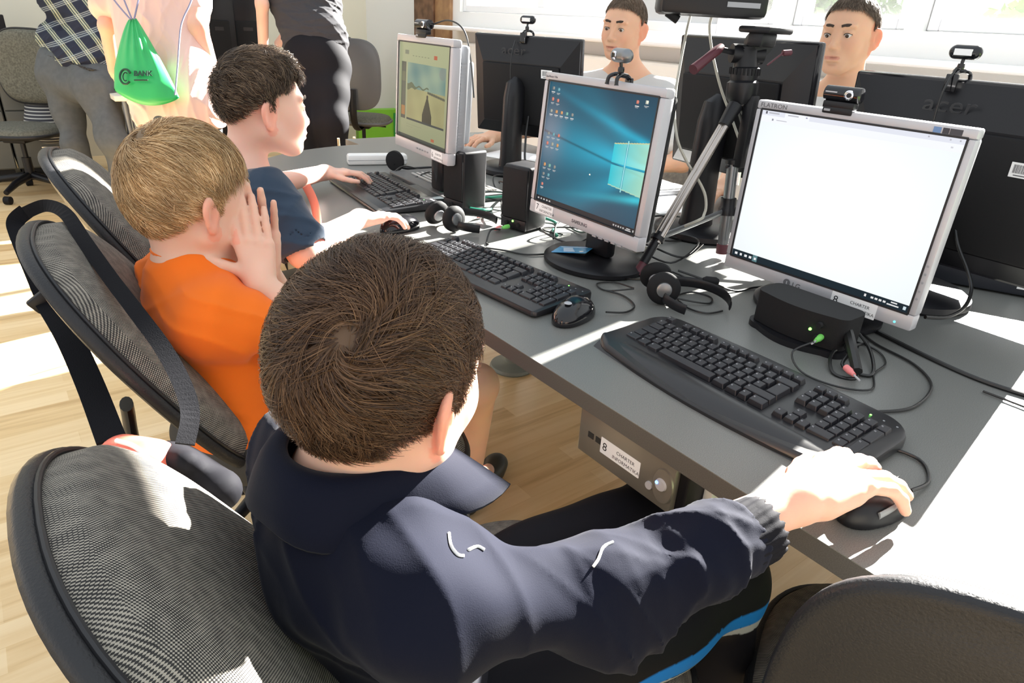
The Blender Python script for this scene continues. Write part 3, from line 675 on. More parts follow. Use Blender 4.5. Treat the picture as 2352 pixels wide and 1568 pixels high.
def key_mesh(w_, h_):
    k = (round(w_, 2), round(h_, 2))
    if k in KM: return KM[k]
    W2, H2 = w_*U_/2-.0007, h_*U_/2-.0007; t_ = .0024; z = .0085
    V = [(-W2, -H2, 0), (W2, -H2, 0), (W2, H2, 0), (-W2, H2, 0), (-W2+t_, -H2+t_*.9, z), (W2-t_, -H2+t_*.9, z), (W2-t_, H2-t_*.4, z+.0008), (-W2+t_, H2-t_*.4, z+.0008)]
    bm = bmesh.new(); vs = [bm.verts.new(v) for v in V]
    for f in ((3, 2, 1, 0), (4, 5, 6, 7), (0, 1, 5, 4), (1, 2, 6, 5), (2, 3, 7, 6), (3, 0, 4, 7)): bm.faces.new([vs[i] for i in f])
    bmesh.ops.bevel(bm, geom=bm.edges[:], offset=.0008, segments=1, affect='EDGES')
    # a small printed legend, top left of the cap
    nf = len(bm.faces); x0 = -W2+t_+.0022; y0 = H2-t_-.0042
    for (ax, ay, aw, ah) in ((0, 0, .0024, .0007), (0, -.0013, .0009, .0020), (.0015, -.0022, .0013, .0007)):
        if w_ > 4: continue
        q = [bm.verts.new((x0+ax, y0+ay, z+.0009)), bm.verts.new((x0+ax+aw, y0+ay, z+.0009)), bm.verts.new((x0+ax+aw, y0+ay+ah, z+.0009)), bm.verts.new((x0+ax, y0+ay+ah, z+.0009))]
        fc = bm.faces.new(q); fc.material_index = 1
    me = bpy.data.meshes.new('key'); bm.to_mesh(me); bm.free(); me.materials.append(M_key); me.materials.append(M_keyprint); KM[k] = me
    return me
M_keyprint = mat('key_print', (.55, .55, .58), .5)
def smooth_box_outline(x0, x1, yb, yf, r, bow_f=0, bow_b=0, n=10):
    p = []
    for k in range(n+1): t = k/n; p.append((x0+r+(x1-x0-2*r)*t, yb+bow_b*math.sin(PI*t)))
    for k in range(1, n): g = PI/2-PI/2*k/n; p.append((x1-r+r*math.cos(g), yb-r+r*math.sin(g)))
    rf = r
    for k in range(1, n): g = -PI/2*k/n; p.append((x1-rf+rf*math.cos(g), yf+rf+rf*math.sin(g)))
    for k in range(n+1): t = 1-k/n; p.append((x0+rf+(x1-x0-2*rf)*t, yf-bow_f*math.sin(PI*t)))
    for k in range(1, n): g = -PI/2-PI/2*k/n; p.append((x0+rf+rf*math.cos(g), yf+rf+rf*math.sin(g)))
    for k in range(1, n): g = PI-PI/2*k/n; p.append((x0+r+r*math.cos(g), yb-r+r*math.sin(g)))
    return p
def slab(mb, out, zb, zt, bev=.004, tiltf=None):
    "closed body from an outline, rounded rim, top height zt(x,y)"
    cx = sum(p[0] for p in out)/len(out); cy = sum(p[1] for p in out)/len(out); n = len(out); V = []; F = []
    def ins(d):
        o = []
        for i, p in enumerate(out):
            a = Vector(out[i-1]); c = Vector(out[(i+1) % n]); tn = (c-a); nn = Vector((-tn.y, tn.x)); nn = nn.normalized() if nn.length > 1e-9 else Vector((0, 0))
            if nn.dot(Vector((cx, cy))-Vector(p)) < 0: nn = -nn
            o.append((p[0]+nn.x*d, p[1]+nn.y*d))
        return o
    rings = [(ins(bev*.5), 0, zb), (out, 1, zb+bev*.5), (out, 2, -bev), (ins(bev*.3), 2, -bev*.3), (ins(bev), 2, 0)]
    for o_, kd, z in rings:
        for x, y in o_: V.append((x, y, z if kd < 2 else zt(x, y)+z))
    for r in range(len(rings)-1):
        for k in range(n): F.append((r*n+k, (r+1)*n+k, (r+1)*n+(k+1) % n, r*n+(k+1) % n))
    F.append(tuple(range(n))); F.append(tuple(4*n+k for k in reversed(range(n))))
    mb.add(V, F); return mb
def keyboard(label, origin, yaw, style):
    t = thing('keyboard', label, 'keyboard', (origin[0], origin[1], DZ), math.radians(-90)+yaw)
    hz = lambda y: .019+y*.085                                   # deck height, rises away from the typist
    if style == 'curved': out = smooth_box_outline(-.030, 23.2*U_+.004, .052, -.142, .05, .014, .004)
    elif style == 'flat': out = smooth_box_outline(-.008, 22.7*U_+.004, .050, -.118, .012, .0, 0)
    else: out = smooth_box_outline(-.008, 22.7*U_+.004, .062, -.135, .006, 0, 0)
    def zt(x, y):
        yy = min(max(y, -.5), .06)
        if y < -.093: return max(.016+(.0095 if style == 'curved' else .004)*math.sin(min(1, (-.093-y)/.06)*PI)-(max(0, -.12-y))*.25, .006)+hz(-.09)-.016
        return hz(yy)
    body = MB(); xs = out
    ny, nx = 26, 40
    slab(body, out, .002, lambda x, y: zt(x, y), .006)
    deck = body.build('case', M_keyb, t, True)
    # curved front roll / wrist rest
    ra = MB(); y0, y1 = (-.100, -.142) if style == 'curved' else ((-.098, -.116) if style == 'flat' else (-.100, -.133))
    if style == 'curved':
        V = []; F = []; NX = 36; NY = 8; xa, xb = -.018, 23.0*U_-.006
        for i in range(NX+1):
            s_ = i/NX; x = xa+(xb-xa)*s_; bow = .012*math.sin(PI*s_)
            for j in range(NY+1):
                q = j/NY; y = y0+(y1-bow-y0)*q; V.append((x, y, hz(-.095)+.001+.009*math.sin(PI*min(1, q*.8+.15))*math.sin(PI*min(1, max(0.02, s_)))**.35-q*q*.014))
        for i in range(NX):
            for j in range(NY): a = i*(NY+1)+j; F.append((a, a+1, a+NY+2, a+NY+1))
        ra.add(V, F); ra.build('wrist_rest', M_keyb, t, True)
    else:
        ra.box(-.004, 22.6*U_, y1, y0, .01, hz(-.1)+.003, .004); ra.build('wrist_rest', mat('dark_taupe_plastic', (.035, .033, .03), .35) if style == 'tall' else M_keyb, t, True)
    K = layout(); K.sort(key=lambda k: (k[0] < 2.2 and k[1] > .5 and k[1] < 4)); tl = math.atan(.085)
    for k in K[:100]:
        o = bpy.data.objects.new('key', key_mesh(k[2], k[3])); C.objects.link(o); o.parent = t; y = -k[1]*U_; o.location = (k[0]*U_, y, hz(y)-.0008); o.rotation_euler = (tl, 0, 0)
    if len(K) > 100:
        r = MB()
        for k in K[100:]:
            me = key_mesh(k[2], k[3]); y = -k[1]*U_; Mx = Matrix.Translation((k[0]*U_, y, hz(y)-.0008)) @ Matrix.Rotation(tl, 4, 'X')
            r.add([Mx @ v.co for v in me.vertices], [tuple(p.vertices) for p in me.polygons])
        ro = r.build('remaining_keys', M_key, t); ro['kind'] = 'stuff'
    for k, x in enumerate((20.3, 21.3, 22.3)): MB().lathe([(.0016, 0), (.0016, .0008)], 12, Matrix.Translation((x*U_, .028, hz(.028)))).build('indicator_light', M_led if k == 0 else M_silverd, t)
    if style == 'flat': l_ = MB(); text_mesh(l_, 'Genius', .009, Matrix.Translation((20.2*U_, .012, hz(.016)+.0006)) @ Matrix.Rotation(-.25, 4, 'Z'), .0001, shear=.3, bold=.0003); l_.build('logo_lettering', M_silver, t)
    if style == 'tall': l_ = MB(); text_mesh(l_, 'Genius', .010, Matrix.Translation((20.3*U_, .045, hz(.045)+.0008)), .0001, shear=.2, bold=.0004); l_.build('logo_lettering', M_silver, t)
    return t
keyboard('curved black keyboard with a rounded wrist rest, in front of the white screen', (.263, 0), -.018, 'curved')
keyboard('flat black keyboard in the middle, in front of the blue desktop screen', (.182, .608), .088, 'flat')
keyboard('tall-keyed black keyboard at the far left under a hand of the navy T-shirt boy', (.350, 1.362), -.105, 'tall')

# ---------------------------------------------------------------- mice
def mouse(label, x, y, rot, m=M_blackg, trim=None, dot=None, wheel=True, L=.115, W=.062, H=.038):
    t = thing('computer_mouse', label, 'computer mouse', (x, y, DZ), rot)
    s_ = SDF(); s_.ell((0, -.012, .006), (W*.5, L*.46, H*.86), k=.01); s_.ell((0, L*.2, .004), (W*.44, L*.32, H*.66), k=.03); s_.box((0, 0, -.03), (.1, .1, .03), rad=0, k=.002, sub=True)
    o = sdf_obj(s_, 'mouse_body', .0022, m, t, off=(0, 0, 0))
    MB().box(-.0005, .0005, L*.2, L*.47, .012, .0255, 0).build('button_gap', M_ink, t)
    MB().lathe([(.008, -.003), (.009, 0), (.008, .003)], 20, Matrix.Translation((0, L*.27, .0225)) @ Matrix.Rotation(PI/2, 4, 'Y')).build('scroll_wheel', M_blackm, t, True)
    if trim:
        for sx in (-1, 1): MB().tube(spline([(sx*W*.40, -.035, .018), (sx*W*.455, -.01, .021), (sx*W*.43, .02, .019), (sx*W*.36, .042, .013)], 6), .0045, 10, flat=(1.3, .5)).build('side_trim', trim, t, True)
    if dot: MB().lathe([(.0075, 0), (.0065, .0012)], 24, Matrix.Translation((0, -.030, .0385))).build('round_badge', M_silver, t, True)
    return t
mouse('glossy black mouse with a round silver badge, beside the middle keyboard', .178, .135, math.radians(-68), dot=True)
mouse('black mouse with grey trim under the hand of the nearest boy', .108, -.482, math.radians(-92), M_black, mat('mid_grey_plastic', (.25, .26, .27), .3), L=.112, W=.058, H=.036)
mouse('black mouse in full sunlight at the right edge of the desk', .325, -.615, math.radians(-80))
mouse('black mouse under the right hand of the boy in navy T-shirt', .165, .80, math.radians(-75), M_blackg)

# ---------------------------------------------------------------- speakers
def speaker(label, x, y, rot, w_, d, h, led=False, tilt=0):
    t = thing('speaker', label, 'speaker', (x, y, DZ), rot, 'upright black speakers'); R = Matrix.Rotation(-tilt, 4, 'X')
    MB().box(-w_/2, w_/2, 0, d, .004, h, .008, R, 3).build('cabinet', M_black, t, True)
    MB().box(-w_/2+.003, w_/2-.003, -.006, .002, h*.2, h-.006, .003, R).build('grille', M_blackm, t, True)
    MB().box(-w_/2+.002, w_/2-.002, -.004, .003, .006, h*.19, .002, R).build('control_panel', M_black, t, True)
    for x_ in (-.02, .02) if led else (0,): MB().lathe([(.006, 0), (.005, .006)], 16, R @ Matrix.Translation((x_, -.004, .02)) @ FRONT).build('knob', M_blackm, t, True)
    if led: MB().lathe([(.003, 0), (.0025, .002)], 12, R @ Matrix.Translation((0, -.004, .027)) @ FRONT).build('power_light', M_led, t)
    return t
speaker('upright black speaker standing in front of the beach-picture screen', .395, .905, math.radians(-82), .085, .09, .172)
speaker('upright black speaker with a lit green light, left of the blue desktop screen', .43, .660, math.radians(-78), .09, .085, .172, True)
sp = thing('desk_speaker', 'wide low black speaker with a curved foot under the white screen', 'speaker', (.47, -.15, DZ), math.radians(-90))
b = MB(); b.prism(smooth_box_outline(-.088, .092, .07, -.010, .02, .012, 0), .012, .072); b.build('cabinet', M_blackm, sp, True)
b = MB(); b.prism(smooth_box_outline(-.095, .099, .075, -.02, .03, .022, 0), 0, .011); b.build('curved_foot', M_black, sp, True)
for z in (.055, .03): MB().lathe([(.006, 0), (.005, .006)], 16, Matrix.Translation((.055, -.022, z)) @ FRONT).build('knob', M_blackm, sp, True)
MB().lathe([(.0028, 0), (.0025, .002)], 12, Matrix.Translation((.040, -.023, .042)) @ FRONT).build('power_light', M_led, sp)

# ---------------------------------------------------------------- computer cases
pc = thing('computer_case', 'slim silver and black computer hung under the desk edge, labelled 8, blue power light', 'computer', (.025, -.185, .64), math.radians(-90))
MB().box(-.108, .10, 0, .34, -.02, .065, .003).build('chassis', M_black, pc)
MB().box(-.110, .085, -.012, .001, -.018, .066, .003).build('front_panel', mat('warm_silver', (.22, .2, .17), .4, metal=.5), pc, True)
sticker(pc, '8', Matrix.Translation((-.018, -.0124, .020)) @ FRONT, .082, .028)
MB().lathe([(.023, 0), (.022, .003)], 32, Matrix.Translation((.068, -.012, .022)) @ FRONT @ Matrix.Diagonal((.8, 1.25, 1, 1))).build('power_surround', mat('taupe_metal', (.3, .27, .23), .35, metal=.6), pc, True)
MB().lathe([(.010, 0), (.009, .003)], 24, Matrix.Translation((.066, -.015, .024)) @ FRONT).build('power_button', M_silver, pc, True)
MB().lathe([(.003, 0), (.0025, .004)], 12, Matrix.Translation((.060, -.015, .026)) @ FRONT).build('power_light', M_bled, pc)
MB().lathe([(.0065, 0), (.006, .003)], 20, Matrix.Translation((.044, -.012, .008)) @ FRONT).build('reset_button', M_silver, pc, True)
for x_ in (-.082, -.065): MB().box(x_-.006, x_+.006, -.0128, -.010, .018, .028, 0).build('usb_port', M_ink, pc)
MB().box(.10, .115, .04, .30, -.015, .06, .002).build('bracket', M_whitep, pc)
pd = thing('desktop_computer', 'flat black desktop computer with a barcode label at the right edge', 'computer', (1.235, -.46, DZ), math.radians(-64))
MB().box(-.40, .22, .0, .33, .004, .085, .006).build('chassis', mat('dark_blue_plastic', (.02, .022, .03), .4), pd, True)
MB().box(-.41, .22, .005, .335, .085, .10, .004).build('top_cover', M_whitep, pd, True)  # white colour stands in for sunlight on top of the case
k = MB().box(-.19, -.165, -.0015, .0, .02, .066, 0).build('barcode_label', M_white, pd); l_ = MB()
for i in range(9): l_.box(-.184, -.171, -.002, -.0012, .026+i*.004, .0275+i*.004, 0)
l_.build('bars', M_darkink, k)
# ---------------------------------------------------------------- chairs
def pad(a, b, T, S, conc=0., conc2=0., n=3.2, nr=14, na=72):
    "superellipse cushion in x,z facing +y: (fabric V,F,fab), (shell V,F), rim points"
    rs = np.concatenate([[0], np.linspace(.12, 1, nr)**.8]); th = np.linspace(0, 2*PI, na, endpoint=False)
    c, s = np.cos(th), np.sin(th); ex = np.sign(c)*np.abs(c)**(2/n)*a; ez = np.sign(s)*np.abs(s)**(2/n)*b
    def surf(k, T_, r0):
        V = []; fb = []
        for r in rs:
            x = ex*r; z = ez*r; y = T_*np.sqrt(np.maximum(0, 1-r**5.0))+r0+conc*x*x+conc2*z*z
            for i in range(na): V.append((x[i], y[i], z[i])); fb.append((x[i], z[i], 0))
        F = [(i*na+j, i*na+(j+1) % na, (i+1)*na+(j+1) % na, (i+1)*na+j) for i in range(len(rs)-1) for j in range(na)]
        if k < 0: F = [f[::-1] for f in F]
        return V, F, fb
    f = surf(-1, T, .002)
    def surf2():
        V = []; x1, z1 = ex*1.03, ez*1.03
        prof = [(1.0, .004), (1.03, .002), (1.045, -.006), (1.04, -.014), (1.0, -.5*S), (.93, -.8*S), (.8, -.95*S), (.6, -S), (.3, -S), (0.01, -S)]
        for r, y in prof:
            for i in range(na): x, z = ex[i]*r, ez[i]*r; V.append((x, y+conc*x*x+conc2*z*z, z))
        F = [(i*na+(j+1) % na, i*na+j, (i+1)*na+j, (i+1)*na+(j+1) % na) for i in range(len(prof)-1) for j in range(na)]
        return V, F[::-1]
    rim = [(ex[i]*1.005, .006+conc*ex[i]**2+conc2*ez[i]**2, ez[i]*1.005) for i in list(range(na))+[0]]
    return f, surf2(), rim
def chair(label, x, y, yaw, fab=None, back=(0, .72), tilt=18, aw=.22, bh=.24, seat=True, base=True, group='swivel chairs along the desk', by=-.30, zseat=.44, shell=None, name='office_chair', n=3.2, sway=0):
    fab = fab or M_fab; shell = shell or M_shell
    t = thing(name, label, 'chair', (x, y, 0), math.radians(-90)+yaw, group)
    (V, F, fb), (V2, F2), rim = pad(aw, bh, .055, .024, .35, .15, n)
    loc = (0, by, back[1]); rot = (math.radians(tilt), 0, math.radians(sway))
    new_obj('backrest', mesh_from('backrest', V, F, True, fab=fb), fab, t, loc, rot)
    sh = new_obj('back_shell', mesh_from('back_shell', V2, F2, True), shell, t, loc, rot)
    MB().tube(rim, .003, 8, False).build('piping', M_ink, sh, True)
    if seat:
        (V, F, fb), (V2, F2), rim = pad(.235, .225, .045, .035, 0, .0, 3.0)
        R = Matrix.Rotation(PI/2, 4, 'X')
        new_obj('seat', mesh_from('seat', V, F, True, fab=fb), fab, t, (0, 0, zseat-.02), (PI/2, 0, 0))
        new_obj('seat_shell', mesh_from('seat_shell', V2, F2, True), shell, t, (0, 0, zseat-.02), (PI/2, 0, 0))
        bt = back[1]-bh*.6
        m = MB(); m.tube(spline([(0, -.10, zseat-.075), (0, by*.75, zseat-.07), (0, by-.035, zseat+.02), (0, by-.045, bt+.05)], 5), .022, 12, flat=(.5, 1.3)); m.build('back_bracket', M_black, t, True)
        m = MB(); m.box(-.07, .07, -.10, .09, zseat-.085, zseat-.05, .008); m.tube([(.07, .03, zseat-.07), (.19, .03, zseat-.075)], .006, 8); m.build('mechanism', M_black, t, True)
    if base:
        m = MB(); m.tube([(0, 0, .12), (0, 0, .25)], .028, 16); m.tube([(0, 0, .25), (0, 0, zseat-.06)], .016, 16); m.build('gas_column', M_black, t, True)
        for k in range(5):
            g = 2*PI*k/5+.3; e_ = (math.cos(g)*.29, math.sin(g)*.29)
            l_ = MB().tube([(math.cos(g)*.03, math.sin(g)*.03, .13), (e_[0]*.6, e_[1]*.6, .11), (e_[0], e_[1], .075)], [.026, .022, .016], 10).build('base_arm', M_black, t, True)
            MB().lathe([(.018, -.022), (.026, -.018), (.026, .018), (.018, .022)], 20, Matrix.Translation((e_[0], e_[1], .0265)) @ Matrix.Rotation(g, 4, 'Z') @ Matrix.Rotation(PI/2, 4, 'X')).build('castor', M_blackm, l_, True)
    return t
chair('grey fabric office chair under the boy in the navy tracksuit jacket, lower left', -.198, -.195, 0, tilt=32, by=-.362, back=(0, .668), aw=.225, bh=.24, zseat=.445, n=2.5)
chair('grey fabric office chair behind the boy in the orange shirt, a bag strap round it', -.165, .43, -.12, tilt=31, by=-.345, back=(0, .70), aw=.225, bh=.245, zseat=.445, n=2.5)
chair('grey fabric office chair with a sunlit top edge behind the boy in navy T-shirt', -.095, .87, -.12, tilt=31, by=-.345, back=(0, .74), aw=.225, bh=.245, zseat=.445, n=2.5)
chair('empty office chair seen from behind, black plastic shell, lower right corner', .215, -.615, .45, tilt=10, by=-.345, back=(0, .68), aw=.235, bh=.235, zseat=.42, n=4.2)
chair('grey office chair seen from behind, to the right of the woman in black', 2.00, 4.88, .9, M_fabfar, (0, .80), 2, .215, .26, True, True, 'swivel chairs at the far side', shell=mat('grey_shell_plastic', (.12, .12, .125), .35))
chair('sage office chair mostly hidden behind the woman in black', 1.95, 5.75, 2.6, M_fabfar, (0, .80), 5, .21, .24, True, True, 'swivel chairs at the far side')
chair('sage green office chair seen from the front, at the far left by the drawers', -.47, 4.90, -2.15, M_fabfar, (0, .80), 6, .21, .235, True, True, 'swivel chairs at the far side')

# ---------------------------------------------------------------- bodies
def unit(v): v = np.array(v, float); return v/np.linalg.norm(v)
def frame(az, pitch=0, roll=0):
    "rows: forward, left, up"
    a, p = math.radians(az), math.radians(pitch); f = np.array([math.cos(a)*math.cos(p), math.sin(a)*math.cos(p), math.sin(p)]); l = np.array([-math.sin(a), math.cos(a), 0]); u = np.cross(f, l)
    r = math.radians(roll); l, u = l*math.cos(r)+u*math.sin(r), u*math.cos(r)-l*math.sin(r)
    return np.array([f, l, u])
def head(s, c, R, k=1., adult=False, neck=None, ears=True):
    c = np.array(c, float); W = lambda x, y, z: c+(R[0]*x+R[1]*y+R[2]*z)*k
    rot = lambda v: np.array(v)*k
    s.ell(W(-.012, 0, .018), rot((.093, .073, .084)), R, .01*k)
    s.ell(W(.028, 0, -.020), rot((.060, .060, .068)), R, .03*k)
    jw = .040 if adult else .034
    s.ell(W(.030, 0, -.062), rot((.052, jw+.010, .045)), R, .03*k)
    s.ell(W(.068, 0, -.098), rot((.020, .022, .016)), R, .022*k)
    for q in (-1, 1):
        s.cone(W(-.004, q*.052, -.055), W(.058, q*.018, -.094), .020*k, .016*k, .03*k)
        s.ell(W(.058, q*.032, -.036), rot((.024, .024, .026)), R, .022*k)
        s.ell(W(.078 if adult else .074, q*.026, .018), rot((.012 if adult else .009, .024, .008)), R, .014*k)
        s.ell(W(.096, q*.030, -.004), rot((.016, .017, .011)), R, .012*k, sub=True)
        s.ell(W(.0735, q*.030, -.003), rot((.0150, .0155, .0125)), R, .003*k)      # lids over the eyeball
        s.ell(W(.0795, q*.030, -.0055), rot((.0125, .0120, .0029)), R, .002*k, sub=True)
    nx_ = .103 if adult else .0975
    s.cone(W(.080, 0, .006), W(nx_, 0, -.034), .0070*k, .0080*k, .016*k)
    s.ell(W(nx_, 0, -.037), rot((.0100, .0095, .0080)), R, .008*k)
    for q in (-1, 1):
        s.ell(W(.096, q*.011, -.040), rot((.009, .0065, .0065)), R, .006*k)
        s.ell(W(.101, q*.0055, -.0465), rot((.004, .003, .003)), R, .002*k, sub=True)
    s.ell(W(.082, 0, -.062), rot((.014, .026, .020)), R, .016*k)
    s.ell(W(.091, 0, -.0635), rot((.0085, .021, .0048)), R, .005*k); s.ell(W(.089, 0, -.0745), rot((.0085, .018, .0055)), R, .005*k)
    s.ell(W(.100, 0, -.0685), rot((.010, .021, .0014)), R, .003*k, sub=True)
    s.ell(W(.090, 0, -.086), rot((.006, .014, .004)), R, .006*k, sub=True)
    if ears:
        for q in (-1, 1):
            o = math.radians(34)*q; Re = np.array([R[0]*math.cos(o)-R[1]*math.sin(o)*1, R[1]*math.cos(o)+R[0]*math.sin(o), R[2]])
            Re = np.array([Re[0], Re[1], Re[2]]); e = W(-.012, q*.079, -.018)
            s.ell(e, rot((.0185, .0055, .030)), Re, .004*k); s.ell(e+R[2]*.009*k-R[0]*.001*k, rot((.0205, .0055, .0205)), Re, .004*k); s.ell(e-R[2]*.022*k+R[0]*.004*k-R[1]*q*.003*k, rot((.010, .0055, .011)), Re, .006*k)
            s.cone(W(-.006, q*.066, -.020), W(-.010, q*.076, -.020), .014*k, .010*k, .008*k)
            s.ell(e+R[1]*q*.006*k+R[0]*.003*k, rot((.0105, .0062, .020)), Re, .004*k, sub=True)
            s.cone(e+R[1]*q*.002*k+(-R[0]*.004+R[2]*.016)*k, e+R[1]*q*.002*k+(-R[0]*.006-R[2]*.012)*k, .0022*k, .002*k, .003*k)
    nk = np.array(neck if neck is not None else W(-.05, 0, -.16), float); r = .050 if adult else .042
    s.cone(W(-.030, 0, -.045), nk, r*k, (r+.005)*k, .03*k)
def eyes(parent, c, R, k, iris=(.10, .06, .03), gaze=(1, 0, 0)):
    c = np.array(c, float); off = np.array(parent.location)
    for q in (-1, 1):
        e = c+(R[0]*.0760+R[1]*q*.030+R[2]*-.0050)*k-off
        g = unit(R[0]*gaze[0]+R[1]*gaze[1]+R[2]*gaze[2]); M = Vector(g).to_track_quat('Z', 'Y').to_matrix().to_4x4()
        b = MB(); b.lathe([(math.sin(a)*.0118*k, math.cos(a)*.0118*k) for a in np.linspace(.02, PI-.02, 14)], 24, Matrix.Translation(Vector(e)) @ M); o = b.build('eyeball', mat('eye_white', (.46, .42, .40), .2), parent, True)
        b = MB(); b.lathe([(.0066*k, .0096*k), (.0050*k, .0108*k), (.0025*k, .0118*k), (.0002, .0121*k)], 20, Matrix.Translation(Vector(e)) @ M); b.build('iris', mat('iris_%d' % int(iris[0]*100), (iris[0]*.5, iris[1]*.5, iris[2]*.5), .08), o, True)
def brows(parent, c, R, k, col, lift=0.):
    c = np.array(c, float); off = np.array(parent.location)
    for q in (-1, 1):
        W = lambda x, y, z: Vector(c+(R[0]*x+R[1]*y+R[2]*z)*k-off)
        MB().tube(spline([W(.0925, q*.012, .0180+lift), W(.0915, q*.022, .0205+lift), W(.0860, q*.036, .0200+lift), W(.0750, q*.048, .0140+lift)], 4), [.0034*k]*5+[.0040*k]*4+[.0030*k]*3+[.001*k], 8, flat=(1.1, .6)).build('eyebrow', col, parent, True)
        MB().tube(spline([W(.0835, q*.0190, -.0058), W(.0880, q*.0245, -.0022), W(.0888, q*.0305, -.0012), W(.0855, q*.0370, -.0022), W(.0785, q*.0420, -.0055)], 4), .0009*k, 6).build('eyelashes', mat('lash_dark', (.02, .012, .01), .8), parent, True)
def hand(s, wrist, d, nrm, thumb, L, curls, spread=.06, tcurl=(.25, .25, .2), tdir=(.55, .75, -.25), k=None):
    "d: towards the fingers, nrm: out of the back of the hand, thumb: +1/-1 picks the side (cross(nrm,d) * thumb)"
    wrist = np.array(wrist, float); d = unit(d); nrm = np.array(nrm, float); nrm = unit(nrm-d*(nrm @ d)); t = np.cross(nrm, d)*thumb
    q = L/.17; k = k or .008*q
    s.cone(wrist, wrist+d*.02*q, .021*q, .022*q, .02*q)
    fl = [(.041, .025, .020), (.046, .028, .021), (.043, .026, .021), (.034, .019, .018)]
    off = [.027, .009, -.010, -.028]; ml = [.083, .085, .080, .073]; rr = [.0094, .0097, .0091, .0080]
    base = []
    for i in range(4):
        b = wrist+d*ml[i]*q+t*off[i]*q; base.append(b)
        s.cone(wrist+d*.018*q+t*off[i]*.45*q-nrm*.002*q, b-nrm*.002*q, .0145*q, .0105*q, .012*q)
        s.ell(b+nrm*.001*q, np.array([.0095, .0095, .0095])*q, None, .006*q)
    s.cone(wrist+d*.02*q-t*.018*q-nrm*.006*q, wrist+d*.055*q-t*.024*q-nrm*.006*q, .013*q, .011*q, .012*q)
    for i in range(4):
        p = base[i]; sp = spread[i] if isinstance(spread, (list, tuple)) else (1.5-i)*spread; dd = unit(d*math.cos(sp)+t*math.sin(sp)); a = 0
        cu = curls[i] if isinstance(curls[0], (list, tuple)) else curls
        r = rr[i]*q
        for j in range(3):
            a += cu[j]; v = dd*math.cos(a)-nrm*math.sin(a); e = p+v*fl[i][j]*q; r2 = r*(.95 if j < 2 else .84)
            s.cone(p, e, r, r2, .003*q); p = e; r = r2
    # thumb: from the side of the palm near its base
    p = wrist+d*.026*q+t*.022*q-nrm*.006*q; v = unit(d*tdir[0]+t*tdir[1]+nrm*tdir[2])
    s.cone(wrist+d*.012*q+t*.012*q-nrm*.005*q, p, .0135*q, .0135*q, .012*q)
    ax = unit(np.cross(v, d)+1e-6)
    def rot(v, a): return v*math.cos(a)+np.cross(ax, v)*math.sin(a)+ax*(ax @ v)*(1-math.cos(a))
    ls = (.040, .031, .026); rs_ = (.0125, .0105, .0095, .0078)
    for j in range(3):
        v = rot(v, tcurl[j]); e = p+v*ls[j]*q; s.cone(p, e, rs_[j]*q, rs_[j+1]*q, .008*q if j == 0 else .003*q); p = e
def skin_cols(base, heads=(), lip=(.50, .16, .13), red=None, cheeks=.5):
    base = np.array(base)
    nz = waves(11, 8, 30, 120, .5)
    def f(V):
        c = np.tile(base, (len(V), 1)); n = nz(V[:, 0], V[:, 1], V[:, 2]); c *= (1+.035*n[:, None])
        for hc, R, k in heads:
            q = (V-np.array(hc)) @ R.T/k
            m = ((q[:, 0] > .075) & (np.abs(q[:, 1]) < .023) & (np.abs(q[:, 2]+.069) < .0066-.22*np.abs(q[:, 1])**1.2)).astype(float)[:, None]*.62; c = c*(1-m)+np.array(lip)*m
            ch = np.exp(-((np.abs(q[:, 1])-.042)/.022)**2-((q[:, 2]+.035)/.025)**2)*(q[:, 0] > .02)*.35*cheeks; ear = (np.abs(q[:, 1]) > .071)*(np.abs(q[:, 1]) < .105)*(np.abs(q[:, 0]) < .035)*(q[:, 2] > -.07)*(q[:, 2] < .03)*.55  # ears: natural flush plus painted glow of sun shining through
            w_ = np.maximum(ch, ear)[:, None]; c = c*(1-w_)+c*np.array((1.05, .62, .55))*w_
        return c
    return f
M_nail = mat('fingernail', (.78, .50, .42), .3)

